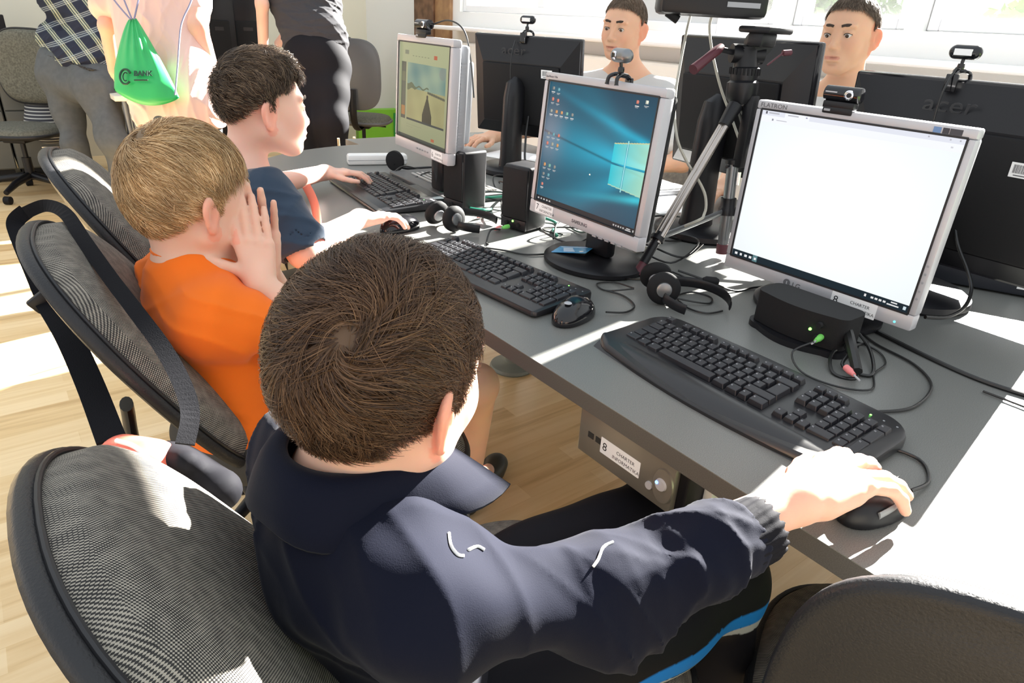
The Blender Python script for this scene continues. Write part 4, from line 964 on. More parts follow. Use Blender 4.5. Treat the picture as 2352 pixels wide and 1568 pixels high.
# ---------------------------------------------------------------- hair: cap plus thousands of fine strands
def hair(parent, c, R, k, cols, n=20000, thick=.012, length=(.03, .045), crown=(-.75, .05, .65), swirl=1.2, region=None, lift=.3, lift_fn=None, seed=1, width=.00055, comb=None, name='hair', rough=.45, radii=(.093, .073, .084), steps=7, clump=0, cap=None, jit=.18, hfun=None):
    g = np.random.default_rng(seed); off = np.array(parent.location) if parent is not None else np.zeros(3)
    c = np.array(c, float); RD = np.array(radii)*k; cc = c+(R[0]*-.012+R[2]*.018)*k
    i = np.arange(n*3)+.5; ph = np.arccos(1-2*i/(n*3)); th = PI*(1+5**.5)*i
    Dn = np.stack([np.cos(th)*np.sin(ph), np.sin(th)*np.sin(ph), np.cos(ph)], 1)+g.normal(size=(n*3, 3))*.008; Dn /= np.linalg.norm(Dn, axis=1)[:, None]
    keep = region(Dn); Dn = Dn[keep]
    if len(Dn) > n: Dn = Dn[g.permutation(len(Dn))[:n]]
    N = len(Dn); cr = unit(crown)
    def surf(d, h):
        r = 1/np.sqrt(((d/RD)**2).sum(1)); p = d*r[:, None]; nn = p/RD**2; nn /= np.linalg.norm(nn, axis=1)[:, None]; return p+nn*h[:, None], nn
    ls = length[0]+(length[1]-length[0])*g.random(N); 
    if lift_fn is not None: ls = ls*lift_fn(Dn)
    d = Dn.copy(); h = np.full(N, .002); pts = []; nrms = []; st = ls*k/(steps-1)
    hmax = thick*k*(.45+.55*g.random(N)); jt = g.normal(size=(N, 3))*jit
    if hfun is not None: hmax = hmax*hfun(Dn)
    if clump:
        cl = waves(seed+5, 10, 14, 42, .55); jt = jt+np.stack([cl(d[:, 0], d[:, 1], d[:, 2]), cl(d[:, 1], d[:, 2], d[:, 0]), cl(d[:, 2], d[:, 0], d[:, 1])], 1)*clump
    for s_ in range(steps):
        p, nn = surf(d, h); pts.append(p); nrms.append(nn)
        tn = cr-nn*(nn @ cr)[:, None]; away = -tn; ln = np.linalg.norm(away, axis=1)[:, None]; away /= np.maximum(ln, 1e-3)
        side = np.cross(nn, away); ang = swirl*np.exp(-(np.arccos(np.clip(nn @ cr, -1, 1))/.85)**2)[:, None]
        fl = away*np.cos(ang)+side*np.sin(ang)
        if comb is not None: fl = comb(nn, fl, Dn)
        fl = fl+jt; fl -= nn*(fl*nn).sum(1)[:, None]; fl /= np.linalg.norm(fl, axis=1)[:, None]+1e-6
        q = p+fl*st[:, None]; d = q/np.linalg.norm(q, axis=1)[:, None]
        h = h+(hmax-h)*lift*(1 if s_ < 3 else .6)
    Pt = np.stack(pts, 1); Nn = np.stack(nrms, 1)
    T = np.gradient(Pt, axis=1); B = np.cross(T, Nn); B /= np.linalg.norm(B, axis=2)[:, :, None]+1e-9
    tw = g.normal(size=(N, 1, 1))*.5; B = B+Nn*tw; B /= np.linalg.norm(B, axis=2)[:, :, None]
    wd = width*k*np.linspace(1, .25, steps)[None, :, None]*(.7+.6*g.random((N, 1, 1)))
    A1 = Pt-B*wd; A2 = Pt+B*wd
    V = np.stack([A1, A2], 2).reshape(-1, 3)
    b = (np.arange(N)*steps*2)[:, None]+(np.arange(steps-1)*2)[None, :]; b = b.ravel(); F = np.stack([b, b+1, b+3, b+2], 1)
    cs = np.array(cols); w1 = g.random(N)**1.3; idx = w1*(len(cs)-1); i0 = np.floor(idx).astype(int).clip(0, len(cs)-2); fr_ = (idx-i0)[:, None]; col = cs[i0]*(1-fr_)+cs[i0+1]*fr_
    nzw = waves(seed+9, 6, 8, 20, .4); col = col*np.clip(1+.25*nzw(Dn[:, 0], Dn[:, 1], Dn[:, 2]), .6, 1.5)[:, None]
    col = np.repeat(col, steps*2, 0)
    # cap under the strands
    m_ = 26; V2 = []; F2 = []
    tt = np.linspace(0, PI, m_*2); pp = np.linspace(0, 2*PI, m_*4, endpoint=False); TT, PP = np.meshgrid(tt, pp, indexing='ij'); dd = np.stack([np.cos(PP)*np.sin(TT), np.sin(PP)*np.sin(TT), np.cos(TT)], 2).reshape(-1, 3)
    kk = region(dd, .0); P2, n2 = surf(dd, np.full(len(dd), .0035*k)); nc = m_*4
    I, J = np.meshgrid(np.arange(m_*2-1), np.arange(nc), indexing='ij'); a = (I*nc+J).ravel(); b_ = (I*nc+(J+1) % nc).ravel(); F2 = np.stack([a, a+nc, b_+nc, b_], 1); F2 = F2[kk[F2].all(1)]
    o0 = len(V); V = np.concatenate([V, P2]); F = np.concatenate([F, F2+o0]); col = np.concatenate([col, np.tile((cs[0]*.45+cs[-1]*.1) if cap is None else np.array(cap), (len(P2), 1))])
    Vw = cc+V @ R-off
    m = mat('hair_%d_%d' % (int(rough*100), 1), (.1, .1, .1), rough, attr='Col', spec=.28)
    me = mesh_from(name, Vw, F, True, cols=col)
    return new_obj(name, me, m, parent)
def region_boy(front=.50, side=-.05, back=-.62, burn=True):
    def f(D, e=0.):
        x, y, z = D[:, 0], D[:, 1], D[:, 2]; t = np.clip((x+.35)/1.25, 0, 1)
        lim = back+(side-back)*np.clip((x+.75)/.62, 0, 1); lim = np.where(x > .10, side+(front-side)*np.clip((x-.10)/.62, 0, 1)**.8, lim)
        if burn: lim = np.where((x > .02) & (x < .22) & (np.abs(y) > .5), side-.28, lim)
        return z > lim+e
    return f

def torso(s, pel, neck, side, w, d, hipw, k=.05, infl=0., shr=.05, sh=None, hips=True):
    pel = np.array(pel, float); neck = np.array(neck, float); up = unit(neck-pel); l = unit(np.array(side)-up*(np.array(side) @ up)); f = np.cross(l, up); R = np.array([f, l, up]); H = np.linalg.norm(neck-pel)
    s.ell(pel+up*H*.72, (d+infl, w+infl, H*.28+infl), R, k); s.ell(pel+up*H*.38, (d*.92+infl, w*.88+infl, H*.30), R, k)
    if hips: s.ell(pel+up*.02, (d*1.05+infl, hipw+infl, .10+infl), R, k)
    if sh:
        for q in sh: s.cone(neck-up*.035, q, shr+infl, shr+infl, k)
    return R
SKB = (.74, .44, .32)
def rings(a, b, n0, amp, per, seed):
    a, b = np.array(a, float), np.array(b, float); u = unit(b-a); L = np.linalg.norm(b-a); wv = waves(seed, 5, 12, 40, .8)
    def f(x, y, z):
        t = (x-a[0])*u[0]+(y-a[1])*u[1]+(z-a[2])*u[2]; r = np.sqrt((x-a[0]-t*u[0])**2+(y-a[1]-t*u[1])**2+(z-a[2]-t*u[2])**2)
        m = np.exp(-((t-L/2)/(L*.55))**4)*np.exp(-(r/.085)**4)
        return amp*m*np.sin(t/per*6.28+n0+1.4*wv(x, y, z))
    return f
def add(*fs):
    return lambda x, y, z: sum(f(x, y, z) for f in fs)
def person(name_label, loc, group=None): return thing('person', name_label, 'person', loc, 0, group)

# ------------------------------------------------ nearest boy, navy tracksuit jacket
p8 = person('boy in a dark navy tracksuit jacket seen from behind, right hand on the mouse', (-.21, -.24, 0))
H8, R8h, k8 = (-.400, -.228, .955), frame(19, -8, 2), 1.02
neck8 = np.array((-.438, -.222, .858)); pel8 = np.array((-.40, -.235, .53))
shR, shL = np.array((-.43, -.355, .785)), np.array((-.435, -.085, .785)); elR, wrR = np.array((-.255, -.400, .750)), np.array((-.026, -.455, .793))
s = SDF(); head(s, H8, R8h, k8, neck=neck8-[.0, 0, .02])
torso(s, pel8, neck8, (0, 1, 0), .125, .08, .12, sh=(shR, shL), shr=.035)
s.chain([shR, elR, wrR], [.036, .034, .023], .02); s.chain([shL, (-.36, -.04, .60), (-.30, -.18, .58)], [.036, .032, .024], .02)
for q in (-1, 1): s.chain([pel8+[0, q*.07, 0], (.10, -.245+q*.075, .515), (.12, -.22+q*.08, .08)], [.06, .045, .033], .02)
hand(s, wrR, (1, -.05, .04), (.10, .12, 1), 1, .180, [(.20, .24, .16), (.22, .26, .16), (.26, .34, .22), (.30, .50, .32)], (.14, .03, -.34, -.42), tdir=(.75, .6, -.25), tcurl=(.1, .2, .2))
hand(s, (-.30, -.18, .58), (.3, -.9, -.35), (.1, .1, 1), -1, .145, (.3, .35, .2), .05)
for q in (-1, 1): s.cone((.12, -.22+q*.08, .05), (.26, -.22+q*.08, .03), .034, .028, .02)
body8 = sdf_obj(s, 'body', .0028, M_skin, p8, cols=skin_cols(SKB, [(H8, R8h, k8)]))
eyes(p8, H8, R8h, k8); brows(p8, H8, R8h, k8, mat('brow_brown', (.06, .03, .015), .8))
hair(p8, H8, R8h, k8, [(.028, .012, .006), (.058, .028, .013), (.095, .050, .025), (.15, .083, .043)], 38000, .0150, (.034, .056), (-.68, -.53, .40), .85, region_boy(.42, -.10, -.80), .30, seed=3, width=.00050, clump=.42, radii=(.094, .071, .090), jit=.14, lift_fn=lambda D: np.clip(.55+.6*(D[:, 2]+.75), .45, 1.05), cap=(.10, .06, .035))
M_navy = mat('navy_tracksuit_cloth', (.0052, .0064, .0150), .8, spec=.08, sheen=.05, bump=(900, .3, .0006))
M_navyp = mat('black_tracksuit_cloth', (.006, .006, .009), .8, spec=.12, bump=(900, .3, .0006))
s = SDF(); torso(s, pel8, neck8-[0, 0, .012], (0, 1, 0), .150, .105, .150, sh=(shR, shL), shr=.062, k=.05)
cf = wrR-np.array([.088, -.004, .010])
s.chain([shR+[0, -.004, 0], elR, cf+(elR-cf)*.18], [.060, .060, .046], .035); s.cone(elR+[-.01, -.012, -.022], cf+(elR-cf)*.3+[0, 0, -.008], .056, .046, .04); s.cone(cf+(elR-cf)*.35, cf+(elR-cf)*.12, .053, .044, .03)
s.chain([shL, (-.36, -.04, .61), (-.30, -.16, .58)], [.060, .056, .044], .03); s.chain([(-.372, -.150, .800), (-.335, -.150, .74), (-.315, -.165, .60)], [.020, .030, .036], .03)
s.ell(neck8+[.035, .0, .045], (.058, .052, .07), None, .012, sub=True)
s.cone(neck8+[.06, 0, .06], neck8+[.12, 0, -.10], .038, .018, .02, sub=True)
wj = waves(21, 10, 12, 40, .0022); w2j = waves(22, 12, 60, 140, .0008); fj = folds(5, 5, .075, .0050, (.6, .3, .5), 1.2); fj2 = folds(6, 4, .045, .0042, (1, 0, .35), .5)
def arm_only(x, y, z): return fj2(x, y, z)*np.clip((x+.36)/.12, 0, 1); w2j = waves(22, 12, 60, 140, .0009)
dj = add(wj, w2j, fj, arm_only)
jk = sdf_obj(s, 'tracksuit_jacket', .0036, M_navy, p8, dj)
# ribbed elastic cuff
s = SDF(); ax = unit(elR-wrR); 
s.cone(cf+ax*.034, cf-ax*.012, .039, .034, .004)
def cuffd(x, y, z):
    a = np.arctan2(z-cf[2], y-cf[1]); return .0008*np.sin(a*22)
s.cone(cf-ax*.05, cf-ax*.006, .029, .028, .002, sub=True)
sdf_obj(s, 'elastic_cuff', .002, M_navyp, p8, cuffd)
# folded collar
def collar(parent, nb, mt, name='collar', az0=0., open_=.45, r0=.058, r1=.098, zt=.040, zb=-.012, tip=.05, th=.004, off=None, ell=1.1, tipz=-.01):
    n = 44; V = []; m_ = 7
    for side in (0, 1):
        for i in range(n+1):
            a = open_+(2*PI-2*open_)*i/n; e_ = abs(i/n-.5)*2; tp = max(0, e_-.72)/.28
            for j in range(m_+1):
                q = j/m_; r = r0+(r1-r0)*(q**.8)+tip*tp*q*q; z = zt*(1-.35*e_*e_)+(zb-zt)*q**1.3+.012*math.sin(PI*q)+tipz*tp*q
                r += .0035*math.sin(a*5+1)*q; z += .003*math.sin(a*4)*q
                if side: r -= th*.4; z -= th
                x = math.cos(a+math.radians(az0)); y = math.sin(a+math.radians(az0)); V.append((nb[0]+x*r*ell, nb[1]+y*r, nb[2]+z))
    F = []; S = (n+1)*(m_+1)
    for i in range(n):
        for j in range(m_):
            a = i*(m_+1)+j; F += [(a, a+m_+1, a+m_+2, a+1), (S+a, S+a+1, S+a+m_+2, S+a+m_+1)]
        a = i*(m_+1); F += [(a, S+a, S+a+m_+1, a+m_+1), (a+m_, a+m_+m_+1, S+a+m_+m_+1, S+a+m_)]
    for a in (0, n*(m_+1)):
        for j in range(m_): F.append((a+j, a+j+1, S+a+j+1, S+a+j))
    V = np.array(V)-np.array(parent.location)
    return new_obj(name, mesh_from(name, V, F, True), mt, parent)
collar(p8, (-.432, -.222, .868), M_navy, az0=2, open_=.50, r0=.056, r1=.090, zt=.022, zb=-.030, tip=.055, tipz=-.012)
b = MB(); b.tube(spline([(-.352, -.165, .822), (-.325, -.180, .800), (-.304, -.190, .76), (-.292, -.196, .70), (-.29, -.20, .64)], 6), .007, 8, flat=(1.6, .35)); b.build('zip', mat('dark_zip', (.05, .055, .07), .35, metal=.4), p8, True, sub=tuple(p8.location))
s = SDF(); s.ell((-.385, -.225, .80), (.062, .075, .09), None, .02); s.cone((-.43, -.222, .872), (-.425, -.222, .85), .049, .056, .01); s.ell((-.425, -.22, .90), (.05, .047, .045), None, .004, sub=True)
sdf_obj(s, 'yellow_shirt', .003, mat('tan_yellow_cloth', (.62, .50, .26), .85), p8)
# white piping lines on the jacket, laid on its surface
from mathutils.bvhtree import BVHTree
bv = BVHTree.FromPolygons([v.co.copy() for v in jk.data.vertices], [tuple(p.vertices) for p in jk.data.polygons]); po = Vector(p8.location)
for ln in ([(1030, 1225), (1035, 1255), (1050, 1275), (1064, 1278)], [(1075, 1264), (1095, 1256), (1112, 1264)], [(1362, 1302), (1374, 1285), (1386, 1258), (1408, 1246)]):
    q = []
    for u, v in spline([(a, b_, 0) for a, b_ in ln], 4) and [(p[0], p[1]) for p in spline([(a, b_, 0) for a, b_ in ln], 4)]:
        h = bv.ray_cast(Vector(CAM)-po, (at(u, v, 1)-Vector(CAM)).normalized())
        if h[0] is not None: q.append(h[0]+h[1]*.001)
    if len(q) > 3: MB().tube(q, .0014, 6).build('piping', mat('white_piping', (.8, .8, .76), .6), jk, True)
pw = mat('white_piping', (.8, .8, .76), .6)
def trous_cols(V):
    c = np.tile(np.array((.006, .006, .009)), (len(V), 1)); y = V[:, 1]; z = V[:, 2]; x = V[:, 0]; lat = y < -.362
    zc = .530-(x+.3)*.02
    m = lat & (np.abs(z-(zc-.012)) < .014) & (x < .2); c[m] = (.01, .17, .55); m = lat & (z < zc-.028) & (z > zc-.045) & (x < .2); c[m] = (.35, .38, .40)
    return c
s = SDF(); s.ell(pel8+[0, 0, -.0], (.11, .145, .085), None, .04)
for q, kn in ((1, (.125, -.185, .520)), (-1, (.075, -.345, .520))): s.chain([pel8+[0.02, q*.065, .0], kn, (kn[0]+.03, kn[1], .10)], [.078, .060, .045], .03)
wt = waves(31, 8, 20, 60, .003)
sdf_obj(s, 'tracksuit_trousers', .004, mat('tracksuit_trousers', (.01, .01, .01), .7, attr='Col', spec=.12), p8, wt, cols=trous_cols)
for q, y in ((1, -.185), (-1, -.345)):
    s = SDF(); s.cone((.14, y, .045), (.26, y, .035), .042, .036, .02); s.box((.2, y, .0), (.2, .1, .004), rad=0, k=.001, sub=True); sdf_obj(s, 'shoe', .004, M_black, p8)

# ------------------------------------------------ boy in the orange T-shirt
p7 = person('fair-haired boy in an orange T-shirt, hands pressed together at his mouth', (-.2, .42, 0))
H7, R7h, k7 = (-.404, .440, .966), frame(16, -4, 0), .97
neck7 = np.array((-.428, .435, .858)); pel7 = np.array((-.385, .42, .53)); sR, sL = np.array((-.415, .325, .795)), np.array((-.428, .555, .795)); eR, wR = np.array((-.255, .275, .745)), np.array((-.338, .347, .832))
s = SDF(); head(s, H7, R7h, k7, neck=neck7-[0, 0, .02]); torso(s, pel7, neck7, (0, 1, 0), .12, .075, .115, sh=(sR, sL), shr=.034)
s.chain([sR, eR, wR], [.034, .031, .021], .015); hand(s, wR, (.07, .42, 1), (-.25, -.92, .30), 1, .145, [(.02, .10, .08), (.02, .08, .06), (.04, .10, .06), (.05, .10, .08)], .012, tdir=(.35, .9, .05), tcurl=(.05, .1, .05))
eL, wL = np.array((-.26, .50, .735)), np.array((-.305, .415, .830)); s.chain([sL, eL, wL], [.034, .031, .021], .015); hand(s, wL, (-.02, .06, 1), (.35, .95, .1), -1, .140, (.06, .1, .08), .06, tdir=(.5, .8, .1), tcurl=(.05, .1, .1))
for q, kn, an, to in ((-1, (.115, .360, .500), (.215, .520, .08), (.33, .585, .035)), (1, (.11, .49, .50), (.20, .62, .08), (.30, .68, .035))):
    s.chain([pel7+[.02, q*.06, 0], kn, an], [.062, .048, .030], .02); m_ = (np.array(kn)+np.array(an))/2; s.ell(m_+[-.012, 0, .05], (.040, .036, .09), None, .02); s.cone(an, to, .028, .022, .02)
body7 = sdf_obj(s, 'body', .0030, M_skin, p7, cols=skin_cols((.78, .49, .37), [(H7, R7h, k7)]))
eyes(p7, H7, R7h, k7, (.10, .16, .22)); brows(p7, H7, R7h, k7, mat('brow_fair', (.35, .24, .14), .8))
hair(p7, H7, R7h, k7, [(.22, .115, .045), (.40, .235, .10), (.58, .38, .19), (.78, .57, .34)], 24000, .011, (.026, .046), (-.62, .0, .78), .9, region_boy(.45, -.14, -.93), .33, radii=(.094, .073, .097), hfun=lambda D: 1+1.0*np.clip(D[:, 0]+.1, 0, 1)*np.clip(D[:, 2]+.2, 0, 1), seed=8, width=.00055, clump=.26, lift_fn=lambda D: np.clip(.62+.55*(D[:, 2]+.35), .40, 1.15), cap=(.16, .10, .05))
M_orange = mat('orange_cotton', (.86, .17, .012), .8, spec=.2, sheen=.1)
s = SDF(); torso(s, pel7+[.0, 0, .01], neck7-[0, 0, .006], (0, 1, 0), .138, .095, .135, sh=(sR, sL), shr=.050, k=.05)
s.cone(neck7-[.004, 0, .03], neck7+[.002, 0, .008], .064, .054, .03)
s.cone(sR, sR+(eR-sR)*.62, .054, .052, .03); s.cone(sL, sL+(eL-sL)*.62, .054, .052, .03)
s.cone(sR+(eR-sR)*.66, sR+(eR-sR)*.9, .042, .048, .003, sub=True)
s.ell(neck7+[.010, 0, .048], (.052, .048, .046), None, .006, sub=True)
wo = add(waves(41, 10, 12, 40, .0024), folds(42, 5, .075, .0040, (.4, .3, 1), 1.0))
sdf_obj(s, 'orange_shirt', .0036, M_orange, p7, add(wo, rings(sR+[0, 0, .02], eR, 2, .003, .05, 7)))
b = MB()
for i in range(24):
    a = 2*PI*i/24; b.n = b.n
ring = [(neck7[0]+.006+.050*math.cos(a), neck7[1]+.047*math.sin(a), neck7[2]+.014-.010*math.cos(a)) for a in np.linspace(0, 2*PI, 40)]
MB().tube(ring, .005, 8, False).build('neckband', M_orange, p7, True, sub=tuple(p7.location))
s = SDF(); s.ell(pel7, (.105, .135, .08), None, .04)
for q, kn in ((-1, (-.035, .363, .508)), (1, (-.03, .48, .508))): s.cone(pel7+[.02, q*.062, 0], kn, .076, .070, .03); s.cone(np.array(kn)+[.0, 0, 0], np.array(kn)+[.03, 0, 0], .056, .062, .002, sub=True) if 0 else None
sdf_obj(s, 'dark_shorts', .004, mat('charcoal_cotton', (.045, .043, .040), .85), p7, wt)
for an, to in (((.200, .505, .05), (.355, .595, .03)), ((.19, .60, .05), (.33, .70, .03))):
    a_, t_ = np.array(an), np.array(to); d_ = unit(t_-a_); l_ = np.array((-d_[1], d_[0], 0)); s = SDF()
    s.cone(a_-[0, 0, .032], t_-[0, 0, .014], .030, .034, .02); s.ell(t_+d_*.012+[0, 0, .006], (.045, .037, .028), np.array([d_, l_, (0, 0, 1)]), .012); s.cone(a_+[0, 0, .006]-l_*.03, a_+[0, 0, .012]+l_*.03, .010, .010, .01); s.box((.3, .6, -.03), (.4, .4, .033), rad=0, k=.001, sub=True)
    sdf_obj(s, 'sandal', .003, mat('dark_olive_rubber', (.03, .032, .026), .45), p7)
MB().tube(spline([(-.325, .30, .80), (-.30, .285, .79), (-.31, .262, .775), (-.335, .262, .78), (-.345, .285, .795), (-.325, .30, .80)], 5), .008, 8, False).build('beaded_cuff', mat('pattern_band', (.3, .3, .3), .4, noise=(120, (.02, .02, .02), (.5, .55, .6))), p7, True, sub=tuple(p7.location))

# ------------------------------------------------ boy in the navy T-shirt
p6 = person('dark-haired boy in a navy T-shirt typing, face in the sunlight', (-.1, .9, 0))
H6, R6h, k6 = (-.160, .795, 1.060), frame(-2, -3, 0), .92
neck6 = np.array((-.208, .812, .935)); pel6 = np.array((-.31, .87, .54)); s6R, s6L = np.array((-.200, .702, .888)), np.array((-.215, .932, .888)); e6R, w6R = np.array((-.160, .618, .782)), np.array((.035, .768, .792)); e6L, w6L = np.array((-.09, 1.13, .80)), np.array((.165, 1.292, .793))
s = SDF(); head(s, H6, R6h, k6, neck=neck6-[0.01, 0, .02]); torso(s, pel6, neck6, (0, 1, 0), .122, .078, .115, sh=(s6R, s6L), shr=.035)
s.chain([s6R, e6R, w6R], [.040, .036, .023], .015); s.chain([s6L, e6L, w6L], [.038, .034, .023], .015)
s.ell((e6R+w6R)/2+(e6R-w6R)*.22, (.05, .035, .033), None, .02)
hand(s, w6R, (1, .12, -.02), (0, .15, 1), 1, .148, [(.18, .30, .22), (.20, .36, .25), (.25, .42, .28), (.28, .5, .3)], .10, tdir=(.8, .55, -.3), tcurl=(.1, .2, .2))
hand(s, w6L, (.96, -.28, .02), (.05, .05, 1), -1, .146, [(.20, .42, .30), (.16, .45, .32), (.20, .45, .30), (.25, .4, .3)], .11, tdir=(.8, .55, -.35), tcurl=(.1, .15, .15))
for q in (-1, 1): s.chain([pel6+[.02, q*.065, 0], (.10, .92+q*.08, .54), (.14, .95+q*.08, .08)], [.06, .047, .032], .02); s.cone((.14, .95+q*.08, .05), (.26, .95+q*.08, .035), .032, .027, .02)
sdf_obj(s, 'body', .0032, M_skin, p6, cols=skin_cols((.82, .52, .42), [(H6, R6h, k6)]))
eyes(p6, H6, R6h, k6); brows(p6, H6, R6h, k6, mat('brow_dark', (.03, .017, .01), .8))
def comb6(nn, fl, D):
    top = np.clip((nn[:, 2:3]-.25)*2.2, 0, 1); f = fl*(1-top)+top*(np.array((1.0, 0, .0))+fl*.25); dn = np.clip(.35-nn[:, 2:3], 0, 1); return f+np.array((0, 0, -.7))*dn
hair(p6, H6, R6h, k6, [(.022, .012, .007), (.05, .03, .018), (.11, .07, .042), (.26, .18, .11)], 20000, .015, (.026, .042), (-.70, .0, .70), .8, region_boy(.40, -.05, -.60), .42, seed=12, width=.0006, clump=.5, hfun=lambda D: 1+2.0*np.clip(D[:, 0]+.2, 0, 1)*np.clip(D[:, 2], 0, 1)+.9*np.clip(D[:, 2]-.2, 0, 1), comb=comb6, lift_fn=lambda D: np.clip(.30+1.3*(D[:, 2]-.15), .22, 1.15), cap=(.022, .013, .009))
M_navyt = mat('navy_cotton', (.018, .040, .075), .8, sheen=.15)
s = SDF(); torso(s, pel6, neck6-[0, 0, .016], (0, 1, 0), .140, .098, .135, sh=(s6R, s6L), shr=.050, k=.045)
s.cone(s6R, s6R+(e6R-s6R)*.80, .058, .058, .03); s.cone(s6L, s6L+(e6L-s6L)*.60, .056, .054, .03); s.cone(s6R+(e6R-s6R)*.86, s6R+(e6R-s6R)*1.1, .044, .05, .003, sub=True)
s.ell(neck6+[.015, 0, .036], (.054, .050, .045), None, .008, sub=True)
sdf_obj(s, 'navy_shirt', .0040, M_navyt, p6, add(waves(51, 8, 14, 40, .0020), folds(52, 5, .07, .0036, (.4, .3, 1), 1.0)))
s = SDF(); s.ell(pel6, (.105, .135, .08), None, .04)
for q in (-1, 1): s.cone(pel6+[.02, q*.062, 0], (.04, .915+q*.08, .545), .074, .066, .03)
sdf_obj(s, 'shorts', .005, mat('olive_brown_cotton', (.10, .08, .05), .85), p6, wt)
b = MB(); b.tube(spline([(-.115, .700, .90), (-.100, .700, .86), (-.095, .705, .80), (-.11, .715, .74), (-.14, .73, .68)], 6), .008, 8, flat=(1.2, .5)); b.build('coral_trim', mat('coral_trim', (.75, .20, .13), .7), p6, True, sub=tuple(p6.location))

# ------------------------------------------------ the two teenagers across the desk
M_greyt = mat('light_grey_cotton', (.50, .50, .49), .85, sheen=.1)
def teen(label, H, R, k, neck, pel, shs, arms, col, haircol, iris, sd_, thick=.007, ln=(.010, .018), hands=()):
    p = person(label, (pel[0], pel[1], 0)); s = SDF(); neck = np.array(neck); pel = np.array(pel)
    head(s, H, R, k, adult=True, neck=neck-[0, 0, .03]); torso(s, pel, neck, R[1]*[1, 1, 0], .15, .09, .14, sh=shs, shr=.04)
    for a, h_ in zip(arms, hands): s.chain(a, [.043, .038, .026], .015); hand(s, a[-1], h_[0], (0, 0, 1), h_[1], .18, (.2, .35, .25), .08)
    sdf_obj(s, 'body', .0034, M_skin, p, cols=skin_cols(col, [(H, R, k)], (.44, .15, .12)))
    eyes(p, H, R, k, iris, (1, .0, -.38)); brows(p, H, R, k, mat('brow_dark', (.03, .017, .01), .8))
    hair(p, H, R, k, haircol, 14000, thick, ln, (-.5, 0, .8), .8, region_boy(.52, .10, -.55), .5, seed=sd_, width=.0006, clump=.25, lift_fn=lambda D: np.clip(.5+1.0*(D[:, 2]), .35, 1.3), cap=tuple(np.array(haircol[1])*.7))
    s = SDF(); torso(s, pel, neck-[0, 0, .035], R[1]*[1, 1, 0], .175, .11, .16, sh=shs, shr=.062, k=.05)
    for a in arms: s.cone(a[0], np.array(a[0])+(np.array(a[1])-np.array(a[0]))*.7, .062, .064, .03)
    s.ell(neck+R[0]*.022+[0, 0, .040], (.064, .064, .045), None, .008, sub=True)
    sdf_obj(s, 'grey_shirt', .005, M_greyt, p, waves(sd_+60, 10, 14, 45, .004))
    s = SDF(); s.ell(pel, (.12, .16, .10), None, .05)
    for q in (-1, 1): s.chain([pel+R[1]*q*.08, pel+R[0]*.38+R[1]*q*.09, pel+R[0]*.40+R[1]*q*.09-[0, 0, .42]], [.09, .07, .05], .03)
    sdf_obj(s, 'trousers', .007, mat('dark_denim', (.03, .04, .06), .8), p)
    return p
HR = at(1950, 74, 2.05); RR = frame(187, -3, 2)
teen('teenage boy in a pale grey T-shirt, right of the tripod, lips parted', tuple(HR), RR, 1.0, (HR[0]+.055, HR[1]+.0, HR[2]-.145), (1.72, .52, .55), (np.array((1.60, .64, 1.02)), np.array((1.60, .27, 1.02))),
     ([(1.60, .66, 1.0), (1.50, .74, .82), (1.28, .62, .79)], [(1.60, .26, 1.0), (1.52, .10, .82), (1.28, .18, .79)]), (.58, .34, .22), [(.05, .033, .02), (.10, .068, .045), (.18, .13, .09)], (.08, .05, .03), 15, hands=(((-1, -.2, 0), 1), ((-1, .2, 0), -1)))
HL = at(1433, 58, 2.55); RL = frame(199, -6, -2)
teen('smiling teenage boy in a pale grey T-shirt behind the blue desktop screen', tuple(HL), RL, 1.0, (HL[0]+.05, HL[1]+.01, HL[2]-.145), (1.62, 1.40, .55), (np.array((1.44, 1.50, 1.02)), np.array((1.52, 1.14, 1.02))),
     ([(1.44, 1.52, 1.0), (1.36, 1.72, .82), (1.13, 1.74, .79)], [(1.52, 1.13, 1.0), (1.46, .95, .80), (1.30, 1.0, .785)]), (.66, .39, .26), [(.07, .045, .028), (.13, .088, .058), (.22, .16, .11)], (.12, .08, .05), 17, hands=(((-1, -.2, 0), 1), ((-.8, .3, 0), -1)))
for (x, y, rz, lb) in ((1.80, .50, 180, 'office chair under the teenage boy right of the tripod'), (1.70, 1.42, 195, 'office chair under the smiling teenage boy')):
    chair(lb, x, y, math.radians(rz), tilt=8, by=-.30, back=(0, .70), group='chairs on the window side')

